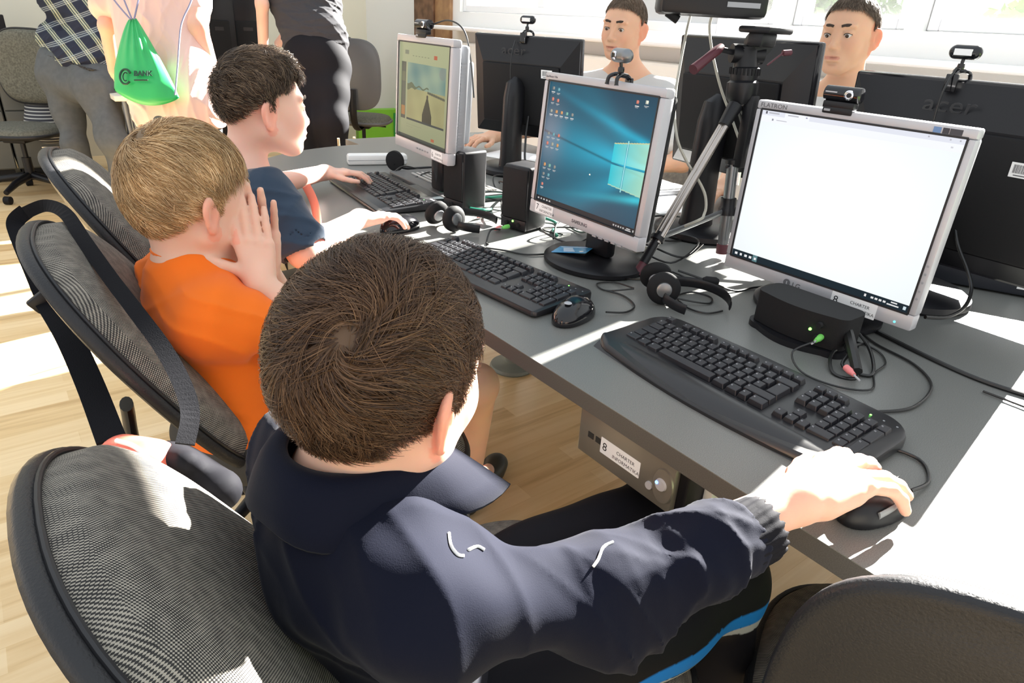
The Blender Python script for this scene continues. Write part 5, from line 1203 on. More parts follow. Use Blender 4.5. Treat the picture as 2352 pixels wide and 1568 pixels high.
# ------------------------------------------------ standing people at the back
def A(u, v, d): return np.array(at(u, v, d))
M_jean = mat('grey_blue_jeans', (.085, .092, .098), .85, noise=(30, (.080, .087, .092), (.095, .103, .11)))
def plaid_mat():
    m = mat('plaid_cotton', (.02, .03, .06), .85); n = m.node_tree.nodes; l = m.node_tree.links; b = n['Principled BSDF']
    tc = n.new('ShaderNodeTexCoord'); mp = n.new('ShaderNodeMapping'); mp.inputs['Rotation'].default_value = (0, math.radians(24), 0); l.new(tc.outputs['Object'], mp.inputs[0]); s = n.new('ShaderNodeSeparateXYZ'); l.new(mp.outputs[0], s.inputs[0])
    def stripes(out, per, ws):
        acc = None
        mo = n.new('ShaderNodeMath'); mo.operation = 'WRAP'; mo.inputs[1].default_value = per/2; mo.inputs[2].default_value = -per/2; l.new(out, mo.inputs[0])
        for c, w_ in ws:
            a = n.new('ShaderNodeMath'); a.operation = 'COMPARE'; a.inputs[1].default_value = c; a.inputs[2].default_value = w_; l.new(mo.outputs[0], a.inputs[0])
            if acc is None: acc = a.outputs[0]
            else: q = n.new('ShaderNodeMath'); q.operation = 'MAXIMUM'; l.new(acc, q.inputs[0]); l.new(a.outputs[0], q.inputs[1]); acc = q.outputs[0]
        return acc
    v = stripes(s.outputs['X'], .085, [(-.012, .0018), (.0, .0036), (.012, .0018)]); h = stripes(s.outputs['Z'], .085, [(-.009, .0014), (.0, .0014), (.009, .0014)])
    v2 = stripes(s.outputs['X'], .085, [(0, .017)]); h2 = stripes(s.outputs['Z'], .085, [(0, .014)])
    def mix(f, a, col, amt):
        mm = n.new('ShaderNodeMix'); mm.data_type = 'RGBA'; sc_ = n.new('ShaderNodeMath'); sc_.operation = 'MULTIPLY'; sc_.inputs[1].default_value = amt; l.new(f, sc_.inputs[0]); l.new(sc_.outputs[0], mm.inputs[0])
        if isinstance(a, tuple): mm.inputs[6].default_value = (*a, 1)
        else: l.new(a, mm.inputs[6])
        mm.inputs[7].default_value = (*col, 1); return mm.outputs[2]
    c = mix(v2, (.010, .014, .035), (.10, .13, .12), .55); c = mix(h2, c, (.08, .10, .12), .45); c = mix(v, c, (.50, .52, .36), .85); c = mix(h, c, (.45, .50, .52), .7)
    l.new(c, b.inputs['Base Color']); return m
D1 = 4.15
pm = person('man bending forward in a dark plaid shirt and grey jeans, at the back left', (-.10, 4.45, 0))
s = SDF(); hipL, hipR = A(140, 180, D1+.06), A(222, 205, D1-.06)
chest = A(205, -60, D1+.05); neckm = A(262, -170, D1-.05)
torso(s, (hipL+hipR)/2, neckm, hipL-hipR, .13, .07, .13, sh=(A(170, -130, D1+.1), A(290, -100, D1))); head(s, A(300, -250, D1-.2), frame(60, -30), 1.1, True, neckm)
kL, kR = A(175, 330, D1+.12), A(262, 330, D1-.1); aL, aR = np.array((-.17, 4.46, .08)), np.array((-.01, 4.22, .08))
for h_, k_, a_ in ((hipL, kL, aL), (hipR, kR, aR)): s.chain([h_, k_, a_], [.085, .055, .04], .03); s.cone(a_, a_+[.08, .10, -.04], .04, .035, .02)
armR = A(290, -60, D1-.05); s.chain([armR, A(285, 90, D1-.0), A(268, 165, D1+.05)], [.045, .036, .03], .02); s.cone(A(170, -130, D1+.1), A(180, -90, D1+.1), .045, .04, .02)
hand(s, A(268, 165, D1+.05), (.4, .5, -.5), (0, 0, 1), 1, .18, (.2, .3, .2))
sdf_obj(s, 'body', .006, M_skin, pm, cols=skin_cols((.62, .38, .27)))
s = SDF(); torso(s, (hipL+hipR)/2+unit(neckm-(hipL+hipR)/2)*.10, neckm, hipL-hipR, .205, .135, .19, sh=(A(150, -130, D1+.1), A(285, -90, D1-.1)), shr=.075, k=.06)
s.cone(A(120, 88, D1+.02), A(225, 145, D1-.05), .10, .10, .06); s.chain([A(290, -80, D1-.05), A(262, 40, D1-.05), A(232, 105, D1-.08)], [.085, .09, .075], .05); s.cone(A(150, 0, D1), A(230, 20, D1), .16, .14, .06)
sdf_obj(s, 'plaid_shirt', .006, plaid_mat(), pm, add(waves(71, 8, 8, 20, .004), folds(72, 4, .10, .009)))
s = SDF(); s.cone(hipL, hipR, .125, .125, .04); s.cone(A(128, 140, D1+.03), A(238, 180, D1-.05), .095, .095, .05)
for h_, k_, a_ in ((hipL, kL, aL), (hipR, kR, aR)): s.chain([h_, k_, a_-[0, 0, .03]], [.112, .082, .062], .035)
sdf_obj(s, 'jeans', .006, M_jean, pm, waves(73, 12, 14, 45, .005))
s = SDF(); s.cone(A(112, 126, D1+.0), A(234, 172, D1-.07), .106, .106, .02); s.cone(A(106, 98, D1), A(240, 144, D1-.07), .13, .13, .002, sub=True); s.cone(A(104, 160, D1), A(240, 206, D1-.07), .125, .125, .002, sub=True)
sdf_obj(s, 'belt', .005, mat('brown_black_leather', (.03, .025, .02), .45), pm)
for a_ in (aL, aR): s = SDF(); s.cone(a_-[0, 0, .04], a_+[.10, .12, -.045], .045, .04, .02); sdf_obj(s, 'shoe', .006, M_black, pm)

D2 = 2.95
pk = person('child in a pale pink T-shirt with a green drawstring bag on the back', (.10, 2.9, 0))
hc = A(425, 275, D2); nk = A(350, -190, D2+.15); M_pinkt = mat('pale_pink_cotton', (.80, .52, .45), .85, sheen=.1)
shl, shr_ = A(255, -110, D2+.12), A(455, -80, D2-.02)
s = SDF(); torso(s, hc, nk, shl-shr_, .15, .09, .14, sh=(shl, shr_)); head(s, A(360, -280, D2+.1), frame(50, -15), 1.0, False, nk)
s.chain([shr_, A(455, 60, D2-.10), A(496, 190, D2+.02)], [.042, .038, .027], .02); s.chain([shl, A(245, 60, D2+.1), A(262, 160, D2+.25)], [.04, .034, .026], .02)
hand(s, A(496, 190, D2+.05), (.3, .3, -.8), (.6, -.5, 0), 1, .15, (.2, .3, .2)); hand(s, A(262, 160, D2+.25), (.3, .6, -.5), (0, 0, 1), -1, .15, (.2, .3, .2))
for q in (-1, 1):
    h_ = hc+unit(shl-shr_)*q*.07; s.chain([h_-[0, 0, .05], h_-[0, 0, .38], [h_[0], h_[1], .06]], [.07, .05, .035], .03); s.cone([h_[0], h_[1], .05], [h_[0]+.08, h_[1]+.08, .035], .034, .03, .02)
sdf_obj(s, 'body', .005, M_skin, pk, cols=skin_cols((.80, .46, .34)))
s = SDF()
for u0, u1, v_, r_ in ((290, 410, -100, .115), (300, 408, -35, .115), (312, 415, 30, .115), (330, 425, 95, .118), (348, 438, 160, .120), (365, 450, 215, .122), (378, 455, 260, .120)): s.cone(A(u0, v_, D2+.06), A(u1, v_, D2-.02), r_, r_, .08)
s.chain([shr_, A(447, 0, D2-.06), A(452, 22, D2-.07)], [.075, .068, .066], .04); s.chain([shl, A(242, 10, D2+.08), A(240, 20, D2+.1)], [.06, .055, .055], .04)
s.box((A(430, 280, D2)[0], A(430, 280, D2)[1], .655), (.35, .35, .10), rad=.0, k=.006, sub=True)
sdf_obj(s, 'pink_shirt', .005, M_pinkt, pk, add(waves(81, 8, 8, 20, .005), folds(82, 4, .09, .007, (1, -.6, .15), .25)))
s = SDF(); s.ell(hc-[0, 0, .03], (.12, .15, .11), frame(50), .04)
for q in (-1, 1): h_ = hc+unit(shl-shr_)*q*.07; s.chain([h_-[0, 0, .05], h_-[0, 0, .38], [h_[0], h_[1], .08]], [.095, .075, .058], .03)
sdf_obj(s, 'jeans', .006, M_jean, pk, waves(73, 12, 14, 45, .004))
for q in (-1, 1): h_ = hc+unit(shl-shr_)*q*.07; s = SDF(); s.cone([h_[0], h_[1], .045], [h_[0]+.09, h_[1]+.09, .04], .042, .036, .02); sdf_obj(s, 'shoe', .006, M_black, pk)
# drawstring bag
DB = D2-.20
gb = thing('drawstring_bag', 'bright green drawstring bag with a round logo on the back of the child in pink', 'bag', tuple(A(340, 230, DB)))
def bag_pt(a, t):
    "t 0 top .. 1 bottom, a 0..1 across"
    top = (305, 42); L_ = (272+8*math.sin(t*3.0)-5*(1-t), 215); Rt = (405, 232)
    lx = top[0]-6+(268-top[0])*min(1, t/.72)**.62; rx = top[0]+8+(404-top[0])*t**.95
    ly = top[1]+(200-top[1])*t+.0; ry = top[1]+(212-top[1])*t
    sag = 30*math.sin(PI*min(1, a*.95+.05))**.8*t**6*1.0
    return lx+(rx-lx)*a, ly+(ry-ly)*a+sag+t**5*12*(a)
V = []; F = []; nA, nT = 40, 36
for sd2 in (1, -1):
    for i in range(nT+1):
        for j in range(nA+1):
            t = i/nT; a = j/nA; u, v = bag_pt(a, t); edge = math.sin(PI*a)**.55*min(1, (1-t)*6+.0)**.5*min(1, t*2.2+.12)
            fold = (.010*math.sin(a*30+2*math.sin(t*3))*max(0, 1-t*1.25)+.005*math.sin(a*11+t*7)*t)
            V.append(A(u, v, DB-sd2*(.042*edge+(fold if sd2 > 0 else 0)*edge)))
S_ = (nT+1)*(nA+1)
for i in range(nT):
    for j in range(nA):
        a = i*(nA+1)+j; F += [(a, a+nA+1, a+nA+2, a+1), (S_+a, S_+a+1, S_+a+nA+2, S_+a+nA+1)]
V = np.array(V)-np.array(gb.location)
bm = bmesh.new(); me0 = mesh_from('bag_body', V, F); bm.from_mesh(me0); bmesh.ops.remove_doubles(bm, verts=bm.verts, dist=.0008); bmesh.ops.recalc_face_normals(bm, faces=bm.faces); bm.to_mesh(me0); bm.free()
for pl in me0.polygons: pl.use_smooth = True
new_obj('bag_body', me0, mat('green_nylon', (.01, .42, .10), .38, spec=.6, sheen=.1), gb)
M_cord = mat('lilac_grey_cord', (.25, .24, .36), .6)
for pts in ([(300, 45), (262, 0), (240, -40)], [(303, 44), (285, 0), (270, -40)], [(308, 44), (318, 0), (325, -40)], [(402, 218), (408, 150), (414, 72), (422, 40), (440, 0), (450, -50)]):
    MB().tube(spline([A(u, v, DB-.02+(.12 if v < 20 else 0)*0) for u, v in pts], 6), .0035, 8).build('cord', M_cord, gb, True, sub=tuple(gb.location))
Rb = Matrix.Translation(Vector(A(288, 176, DB-.052))-gb.location) @ Matrix(((AR[0], AU[0], -AF[0], 0), (AR[1], AU[1], -AF[1], 0), (AR[2], AU[2], -AF[2], 0), (0, 0, 0, 1)))
l_ = MB(); l_.tube([Rb @ Vector((.022*math.cos(a), .030*math.sin(a), 0)) for a in np.linspace(.5, 5.6, 24)], .0045, 6); l_.tube([Rb @ Vector((.010*math.cos(a), .017*math.sin(a), 0)) for a in np.linspace(.9, 5.2, 16)], .0025, 6); text_mesh(l_, 'BANK', .028, Rb @ Matrix.Translation((.034, .004, 0)), .001, bold=.001); l_.tube([Rb @ Vector((.036, -.014, 0)), Rb @ Vector((.092, -.014, 0))], .003, 6)
l_.build('printed_logo', mat('dark_green_print', (.01, .06, .03), .6), gb)

D3 = 4.35
pw_ = person('woman in a dark grey T-shirt and black trousers leaning over the back desk', (1.30, 3.98, 0))
hp = A(727, 150, D3); nk = A(610, -140, D3+.1); shA, shB = A(588, -75, D3-.1), A(700, -110, D3+.3); lat = unit(np.array((AR[0], AR[1], 0)))
s = SDF(); torso(s, hp, nk, -lat, .15, .11, .15, sh=(shA, shB)); head(s, A(560, -200, D3+.1), frame(90, -40), 1.05, True, nk)
s.chain([shA, A(602, 10, D3-.12), A(605, 112, D3+.1)], [.045, .040, .032], .02); s.chain([shB, A(720, 0, D3+.35), A(640, 100, D3+.4)], [.045, .04, .03], .02); hand(s, A(605, 112, D3+.1), (-.2, .7, -.5), (0, 0, 1), 1, .17, (.2, .3, .2))
lg = []
for q in (-1, 1):
    h_ = hp+lat*q*.085; kn = A(727+q*36, 280, D3-.05); an = np.array((kn[0]+.05, kn[1]+.03, .08)); lg.append((h_, kn, an)); s.chain([h_, kn, an], [.09, .06, .04], .03); s.cone(an, an+[.08, .12, -.04], .038, .032, .02)
sdf_obj(s, 'body', .007, M_skin, pw_, cols=skin_cols((.74, .46, .36)))
s = SDF(); s.cone(A(704, 100, D3), A(750, 104, D3), .132, .132, .08); s.cone(A(692, 60, D3), A(745, 68, D3), .138, .138, .10); s.cone(A(668, 10, D3), A(738, 10, D3+.05), .14, .14, .10); s.cone(A(645, -40, D3), A(725, -45, D3+.1), .145, .145, .10); s.cone(A(610, -100, D3+.05), A(690, -110, D3+.15), .15, .14, .08); s.cone(shA, A(598, -22, D3-.11), .085, .075, .04)
sdf_obj(s, 'grey_shirt', .007, mat('charcoal_jersey', (.045, .045, .05), .8, spec=.15), pw_, add(waves(91, 8, 10, 30, .002), folds(93, 4, .07, .005, (.5, 0, 1), .5)))
s = SDF(); s.cone(hp-lat*.075, hp+lat*.075, .135, .135, .08); s.cone(hp-lat*.05+[0, 0, .07], hp+lat*.05+[0, 0, .07], .125, .125, .08); 
for h_, kn, an in lg: s.chain([h_-[0, 0, .03], (h_+kn)/2, kn, an-[0, 0, .03]], [.125, .108, .092, .082], .07)
sdf_obj(s, 'black_trousers', .007, mat('black_trouser_cloth', (.010, .010, .013), .8, spec=.15), pw_, waves(92, 8, 8, 20, .0012))
for _, _, an in lg: s = SDF(); s.cone(an-[0, 0, .04], an+[.09, .13, -.045], .042, .035, .02); sdf_obj(s, 'shoe', .007, M_black, pw_)
# child in striped top, seated, mostly hidden behind the man
pc_ = person('child in a black and white striped top seated on the sage chair behind the man', (-.36, 4.62, 0))
s = SDF(); bp_ = A(108, 285, 4.75); s.chain([bp_, A(112, 215, 4.75), A(118, 120, 4.8)], [.115, .115, .10], .06); head(s, A(140, 40, 4.85), frame(120, -10), .95, False, A(125, 100, 4.8)); sdf_obj(s, 'body', .008, M_skin, pc_, cols=skin_cols(SKB))
s = SDF(); s.chain([bp_, A(110, 215, 4.75), A(118, 130, 4.8)], [.135, .13, .115], .06)
m = mat('striped_cotton', (.6, .6, .58), .85); n_m = m.node_tree.nodes; l_m = m.node_tree.links; tc = n_m.new('ShaderNodeTexCoord'); sx_ = n_m.new('ShaderNodeSeparateXYZ'); l_m.new(tc.outputs['Object'], sx_.inputs[0])
w_1 = n_m.new('ShaderNodeMath'); w_1.operation = 'MULTIPLY'; w_1.inputs[1].default_value = 2*PI/.022; l_m.new(sx_.outputs['Z'], w_1.inputs[0]); w_2 = n_m.new('ShaderNodeMath'); w_2.operation = 'SINE'; l_m.new(w_1.outputs[0], w_2.inputs[0]); w_3 = n_m.new('ShaderNodeValToRGB'); w_3.color_ramp.elements[0].position = .45; w_3.color_ramp.elements[1].position = .55; w_3.color_ramp.elements[0].color = (.06, .06, .07, 1); w_3.color_ramp.elements[1].color = (.62, .61, .56, 1); l_m.new(w_2.outputs[0], w_3.inputs[0]); l_m.new(w_3.outputs[0], n_m['Principled BSDF'].inputs['Base Color'])
sdf_obj(s, 'striped_shirt', .007, m, pc_)
# ---------------------------------------------------------------- tripod with the camera on it
tp = thing('tripod', 'black and aluminium camera tripod standing on the desk between two screens', 'tripod', (.755, .24, DZ))
O3 = Vector(tp.location); L3 = lambda x, y, z: Vector((x, y, z))-O3
B0, B1 = Vector((.757, .228, .765)), Vector((.757, .258, 1.135)); cdir = (B1-B0).normalized()
def colp(t): return B0+cdir*t-O3
c = MB(); c.tube([colp(0), colp(.21)], .0135, 20); c.build('centre_column', M_tube, tp, True)
c = MB(); c.tube([colp(-.012), colp(.012)], .015, 20); c.build('column_cap', M_maroon, tp, True)
c = MB(); c.tube([colp(.085), colp(.10), colp(.105), colp(.125)], [.022, .022, .018, .018], 20); c.build('brace_collar', M_black, tp, True)
c = MB(); c.box(-.012, .012, -.012, .012, .20, .36, .003, Matrix.Translation(B0-O3)); c.tube([colp(.205), colp(.215)], .018, 12); c.build('column_guide', M_black, tp, True)
c = MB(); c.tube([colp(.20)+Vector((-.024, 0, 0)), colp(.20)+Vector((.024, 0, 0))], .004, 8); c.tube([colp(.19)+Vector((0, -.02, 0)), colp(.17)+Vector((0, -.02, -.01))], .005, 8); c.build('chrome_screw', M_chrome, tp, True)
c = MB(); c.tube([colp(.34), colp(.355), colp(.385), colp(.39), colp(.40), colp(.415), colp(.418), colp(.455)], [.026, .036, .036, .030, .032, .032, .027, .024], 28); c.build('shoulder', M_black, tp, True)
rg = MB()
for k in range(22):
    g = 2*PI*k/22; rg.tube([colp(.402)+Vector((.0325*math.cos(g), .0325*math.sin(g), 0)), colp(.416)+Vector((.0325*math.cos(g), .0325*math.sin(g), 0))], .0022, 6)
rg.build('grip_ring', M_blackm, tp, True)
c = MB(); c.tube([colp(.43), colp(.46)], .022, 20); c.tube([colp(.445)+Vector((-.03, .02, 0)), colp(.445)+Vector((.030, -.02, 0))], .020, 20); c.tube([colp(.468)+Vector((.012, -.03, 0)), colp(.468)+Vector((.030, .005, 0))], .026, 24); c.box(-.035, .02, -.02, .02, .46, .49, .006, Matrix.Translation(B0-O3)); c.build('pan_head', M_black, tp, True)
c = MB(); c.box(-.045, .045, -.04, .04, .487, .500, .005, Matrix.Translation(B0-O3)); c.build('camera_plate', M_black, tp, True)
hd = [A(1685, 88, 1.50), A(1652, 112, 1.47), A(1592, 160, 1.44)]; hd = [Vector(v)-O3 for v in hd]
c = MB(); c.tube([colp(.445)+Vector((-.02, .01, 0)), hd[1]], .006, 8); c.build('handle_rod', M_black, tp, True)
MB().tube([hd[0]*.15+hd[1]*.85, hd[1]*.9+hd[2]*.1, hd[1]*.5+hd[2]*.5, hd[2]], [.0085, .0105, .010, .0115], 16).build('pan_handle', M_maroon, tp, True)
lv = [Vector(A(u, v, 1.50))-O3 for u, v in ((1762, 150), (1798, 122), (1806, 120))]
c = MB(); c.tube([lv[0], lv[1]], .0022, 8); c.tube([lv[1], lv[2]+Vector((.012, -.004, 0))], .0065, 10); c.build('tilt_lever', M_maroon, tp, True)
hub = colp(.36)
for n_i, (ft, sid) in enumerate((((.462, .238, .745), 1), ((.865, .045, .745), 2), ((.93, .20, .745), 3))):
    f_ = Vector(ft)-O3; h_ = hub+(f_-hub).normalized()*.0; dr = (f_-h_); ln = dr.length; dr.normalize(); hh = h_+dr*.03
    perp = dr.cross(Vector((0, 0, 1))).normalized()*.0055
    l_ = MB().tube([hh, h_+dr*.085], [.018, .014], 10).build('leg_hinge', M_black, tp, True)
    l_ = MB(); l_.tube([h_+dr*.07+perp, h_+dr*(ln-.085)+perp], .0075, 10); l_.tube([h_+dr*.07-perp, h_+dr*(ln-.085)-perp], .0075, 10); lo = l_.build('leg', M_alu if n_i != 1 else M_silver, tp, True)
    MB().tube([h_+dr*(ln-.11), h_+dr*(ln-.03)], .0105, 12).build('leg_clamp', M_black, lo, True); MB().tube([h_+dr*(ln-.032), h_+dr*ln], [.0095, .0105], 12).build('rubber_foot', M_maroon, lo, True)
    MB().tube([h_+dr*(ln-.1), h_+dr*(ln-.09)], [.017, .017], 10).build('brace_clamp', M_black, lo, True)
    MB().tube([colp(.095), h_+dr*(ln-.095)], .0052, 8, flat=(1.5, .6)).build('brace', M_tube, tp, True)
vc = thing('video_camera', 'black camera body on top of the tripod, cut off by the top of the picture', 'camera', tuple(B0+cdir*.517-Vector(AR)*.035))
c = MB(); Mv = Matrix.Rotation(math.radians(-38.5), 4, 'Z'); c.box(-.175, .055, -.045, .045, 0, .09, .012, Mv); c.build('camera_body', M_black, vc, True)
MB().tube([Mv @ Vector((-.155, -.02, .004)), Mv @ Vector((-.13, -.02, -.01))], .009, 10).build('lens_hood', M_blackm, vc, True)
MB().box(-.035, .035, -.047, -.044, .02, .03, 0, Mv).build('name_strip', M_silverd, vc)
def cable(label, pts, r=.0022, m=None, cat='cable', n=6, name='cable', group=None):
    P = [Vector(p) for p in pts]; root = P[0].copy(); o = MB().tube(spline([p-root for p in P], n), r, 8).build(name, m or M_cable, None, True, loc=tuple(root))
    return tag(o, label, cat, group)
def D(x, y, h=0.0): return (x, y, DZ+.0035+h)
g1 = [at(u, v, d) for u, v, d in ((1592, 18, 1.52), (1580, 60, 1.51), (1562, 150, 1.50), (1549, 240, 1.50), (1556, 320, 1.50), (1578, 372, 1.52), (1602, 410, 1.53), (1620, 450, 1.54), (1618, 490, 1.545), (1590, 512, 1.53))]
cable('grey cable hanging in a loop from the camera left of the tripod', g1+[D(.60, .40), D(.56, .44)], .0032, M_greycable)
g2 = [at(u, v, d) for u, v, d in ((1640, 25, 1.54), (1630, 60, 1.56), (1636, 120, 1.58), (1655, 200, 1.60), (1680, 270, 1.62), (1712, 360, 1.64), (1740, 430, 1.66))]
cable('grey cable hanging from the camera behind the tripod column', g2+[D(.90, .14), D(.93, .06)], .0032, M_greycable)
us = thing('usb_plug', 'beige plug lying on the desk behind the blue desktop screen', 'plug', D(.60, .36)); MB().box(-.02, .02, -.008, .008, 0, .012, .002).build('plug_body', mat('beige_plastic', (.45, .42, .33), .5), us, True); MB().box(.02, .033, -.006, .006, .003, .009).build('metal_tip', M_silver, us)

# ---------------------------------------------------------------- headsets
def headset(label, x, y, rot, mic=True):
    t = thing('headset', label, 'headset', (x, y, DZ), rot)
    for q, rx in ((1, .35), (-1, -.1)):
        M_ = Matrix.Translation((-.005+(.03 if q < 0 else 0), q*.030, .036)) @ Matrix.Rotation(PI/2+rx, 4, 'X') @ Matrix.Rotation(.3, 4, 'Y')
        cu = MB(); cu.lathe([(.022, -.012), (.033, -.010), (.034, -.002), (.030, .004), (.020, .008)], 32, M_); e = cu.build('ear_cushion', M_blackm, t, True)
        MB().lathe([(.016, .007), (.015, .012), (.010, .0135)], 28, M_).build('ear_disc', M_tube if q < 0 else M_silverd, e, True)
    pts = []
    for k in range(25):
        a = PI*(-.48+1.46*k/24*1.0-.0); pts.append((.085+.070*math.cos(PI-a*1.0)*1.0, .0+.068*math.sin(PI-a), .016+.012*math.sin(k/24*PI)))
    MB().tube(pts, .0085, 10, flat=(1.25, .32)).build('headband', M_black, t, True)
    if mic:
        MB().tube(spline([(0, .03, .035), (.03, .075, .03), (.09, .095, .028)], 6), .0028, 8).build('boom', M_black, t, True); MB().tube([(.082, .093, .028), (.088, .095, .028), (.108, .1, .028), (.114, .102, .028)], [.006, .0095, .0095, .006], 16).build('microphone', M_blackm, t, True)
    return t
headset('black headset with a boom microphone lying in front of the white screen', .392, .125, math.radians(-62))
headset('black headset lying between the far keyboard and the lit speaker', .262, .750, math.radians(-15), False)
eh = thing('headset_earpiece', 'round grey earpiece of a headset behind the far keyboard', 'headset', (.50, 1.455, DZ), math.radians(120))
M_ = Matrix.Translation((0, 0, .038)) @ Matrix.Rotation(PI/2, 4, 'X'); MB().lathe([(.02, -.012), (.035, -.010), (.036, 0), (.028, .008)], 32, M_).build('ear_cushion', M_blackm, eh, True); MB().lathe([(.020, .006), (.017, .02), (.010, .026)], 28, M_).build('ear_disc', mat('grey_brown_plastic', (.2, .18, .16), .4), eh, True)
MB().tube(spline([(.0, .01, .03), (-.03, -.02, .012), (-.09, -.10, .010), (-.15, -.16, .012)], 6), .005, 10).build('headband_arm', M_black, eh, True)

# ---------------------------------------------------------------- small things on the desk
cd = thing('business_card', 'blue printed card leaning on the round foot of the blue desktop screen', 'card', (.405, .395, DZ+.026), math.radians(-64))
cm = MB().prism(rrect(.088, .058, .003), 0, .0006); co = cm.build('card_face', mat('blue_card', (.02, .25, .52), .35, noise=(60, (.01, .20, .48), (.06, .38, .62))), cd); co.rotation_euler = (0.0, -.16, 0)
l_ = MB(); 
l_.box(-.038, .030, .0205, .0225, .0006, .0009)
for k in range(5): l_.box(-.028+k*.003, -.004+k*.004, .010-k*.007, .0125-k*.007, .0006, .0009)
l_.build('printed_lines', M_white, co); MB().lathe([(.005, .0006), (.005, .001)], 16, Matrix.Translation((.028, -.015, 0))).build('emblem', M_whitep, co)
ps = thing('power_strip', 'long white power strip lying at the far end of the desk', 'power strip', (.50, 1.60, DZ), math.radians(-17))
MB().box(-.11, .11, -.025, .025, 0, .038, .009).build('housing', M_whitep, ps, True); MB().box(-.11, .11, -.026, .026, .018, .0192, 0).build('seam', M_silverd, ps)
def plug(label, x, y, rot, m, h=.004):
    t = thing('audio_plug', label, 'plug', (x, y, DZ+h), rot); MB().tube([(0, 0, .005), (.012, 0, .005), (.013, 0, .005), (.026, 0, .005)], [.0035, .005, .0058, .0058], 14).build('plug_body', m, t, True); MB().tube([(-.018, 0, .005), (0, 0, .005)], .0017, 8).build('metal_tip', M_silver, t, True); return t
plug('pink audio plug hanging in front of the wide low speaker', .395, -.305, math.radians(55), M_pink, .012)
plug('pink audio plug lying between the two upright speakers', .40, .79, math.radians(20), M_pink)
plug('small pink plug at the left foot of the lit speaker', .372, .665, math.radians(20), M_pink)
plug('green plug on the front of the wide low speaker', .432, -.212, math.radians(10), M_green, .026)
plug('green plug on the front of the lit speaker', .385, .652, math.radians(10), M_green, .010)
plug('green plug at the foot of the far upright speaker', .365, .915, math.radians(120), mat('lime_plug', (.35, .55, .05), .4), .010)
G = 'cables on the desk'
cable('black mouse cable curling from the nearest mouse to the curved keyboard', [D(.165, -.50, .008), D(.22, -.50), D(.26, -.47), D(.245, -.42), D(.20, -.40)], .0024)
cable('black keyboard cable running back from the curved keyboard', [D(.335, -.375), D(.40, -.40), D(.50, -.385), D(.56, -.33), D(.585, -.25), D(.62, -.2)], .0024)
cable('thick black cable crossing the sunlit desk at the right', [D(.66, -.18), D(.62, -.31), D(.60, -.42), D(.615, -.52), D(.64, -.66)], .0042)
cable('thin black cable beside the thick one on the sunlit desk', [D(.56, -.44), D(.56, -.52), D(.55, -.60), D(.56, -.70)], .002)
cable('thin black audio cable looping in front of the wide low speaker', [D(.42, -.215, .03), D(.385, -.20, .012), D(.355, -.24), D(.36, -.30), D(.40, -.335), D(.46, -.31), D(.52, -.30), D(.56, -.26), D(.55, -.20), D(.50, -.24), D(.47, -.27)], .0017)
cable('tangle of black cable beside the wide low speaker', [D(.54, -.19, .04), D(.50, -.235, .04), D(.46, -.26, .02), D(.43, -.27, .004), D(.45, -.31), D(.52, -.27, .01), D(.56, -.22, .02), D(.52, -.21, .03), D(.47, -.25, .02), D(.42, -.30), D(.40, -.27), D(.46, -.235, .01), D(.55, -.25, .01)], .003)
cable('fat black cable bundle tied beside the wide low speaker', [D(.535, -.18, .05), D(.50, -.225, .045), D(.455, -.265, .03), D(.415, -.30, .012)], .009, M_cable)
cable('thin black cable from the left of the lit speaker', [D(.37, .64, .012), D(.33, .625, .02), D(.30, .60), D(.29, .58)], .0024)
cable('thin black cable lying behind the middle keyboard', [D(.27, .56), D(.30, .52), D(.33, .47), D(.40, .45), D(.47, .47), D(.55, .50)], .0022)
cable('mouse cable of the badge mouse leading to the headset', [D(.235, .105, .006), D(.28, .095), D(.32, .11), D(.34, .16), D(.33, .20)], .0020)
cable('black headset cable looping left of the headset near the white screen', [D(.37, .16, .01), D(.33, .20), D(.34, .24), D(.38, .23), D(.38, .17, .006)], .0018)
cable('headset cable coiled inside the headband near the white screen', [D(.40, .10, .01), D(.43, .06, .006), D(.47, .04), D(.50, .06), D(.49, .10), D(.44, .10), D(.41, .05), D(.42, .01), D(.46, .0)], .002)
cable('black cable running from the microphone under the white screen', [D(.50, .155, .03), D(.53, .10, .02), D(.58, .06), D(.64, .05), D(.70, .03)], .0024)
cable('thin black cable between the tripod foot and the headset', [D(.41, .17, .02), D(.42, .23), D(.45, .21), D(.52, .14), D(.55, .17), D(.55, .24), D(.52, .30), D(.56, .33)], .0018)
cable('black cable loop right of the white screen', [at(2192, 500, 1.40), at(2200, 560, 1.38), at(2222, 620, 1.36), at(2231, 665, 1.34), at(2215, 705, 1.31), at(2175, 728, 1.28), at(2125, 728, 1.26)], .0036)
cable('green cable looping around the foot of the far upright speaker', [D(.50, .86), D(.44, .84, .01), D(.40, .99), D(.36, 1.04), D(.39, 1.08), D(.45, 1.02, .02), D(.52, .92, .02), D(.58, .86, .03), D(.60, .78, .02), D(.54, .74), D(.50, .76)], .0038, M_greencable)
cable('green cable lying behind the lit speaker', [D(.66, 1.0), D(.62, .9, .05), D(.57, .82, .05), D(.54, .74, .02), D(.58, .66), D(.52, .60), D(.50, .56)], .0038, M_greencable)
random.seed(11)
lbs = ['behind the far upright speaker', 'between the two upright speakers', 'at the foot of the black monitor stand on the left', 'behind the lit speaker', 'under the beach-picture screen', 'beside the ribbed tray', 'under the blue desktop screen', 'behind the blue desktop screen', 'at the foot of the tripod', 'near the tripod column']
cen = [(.58, .95), (.55, .78), (.72, 1.05), (.60, .68), (.50, 1.32), (.62, 1.20), (.52, .52), (.62, .55), (.66, .32), (.78, .45)]
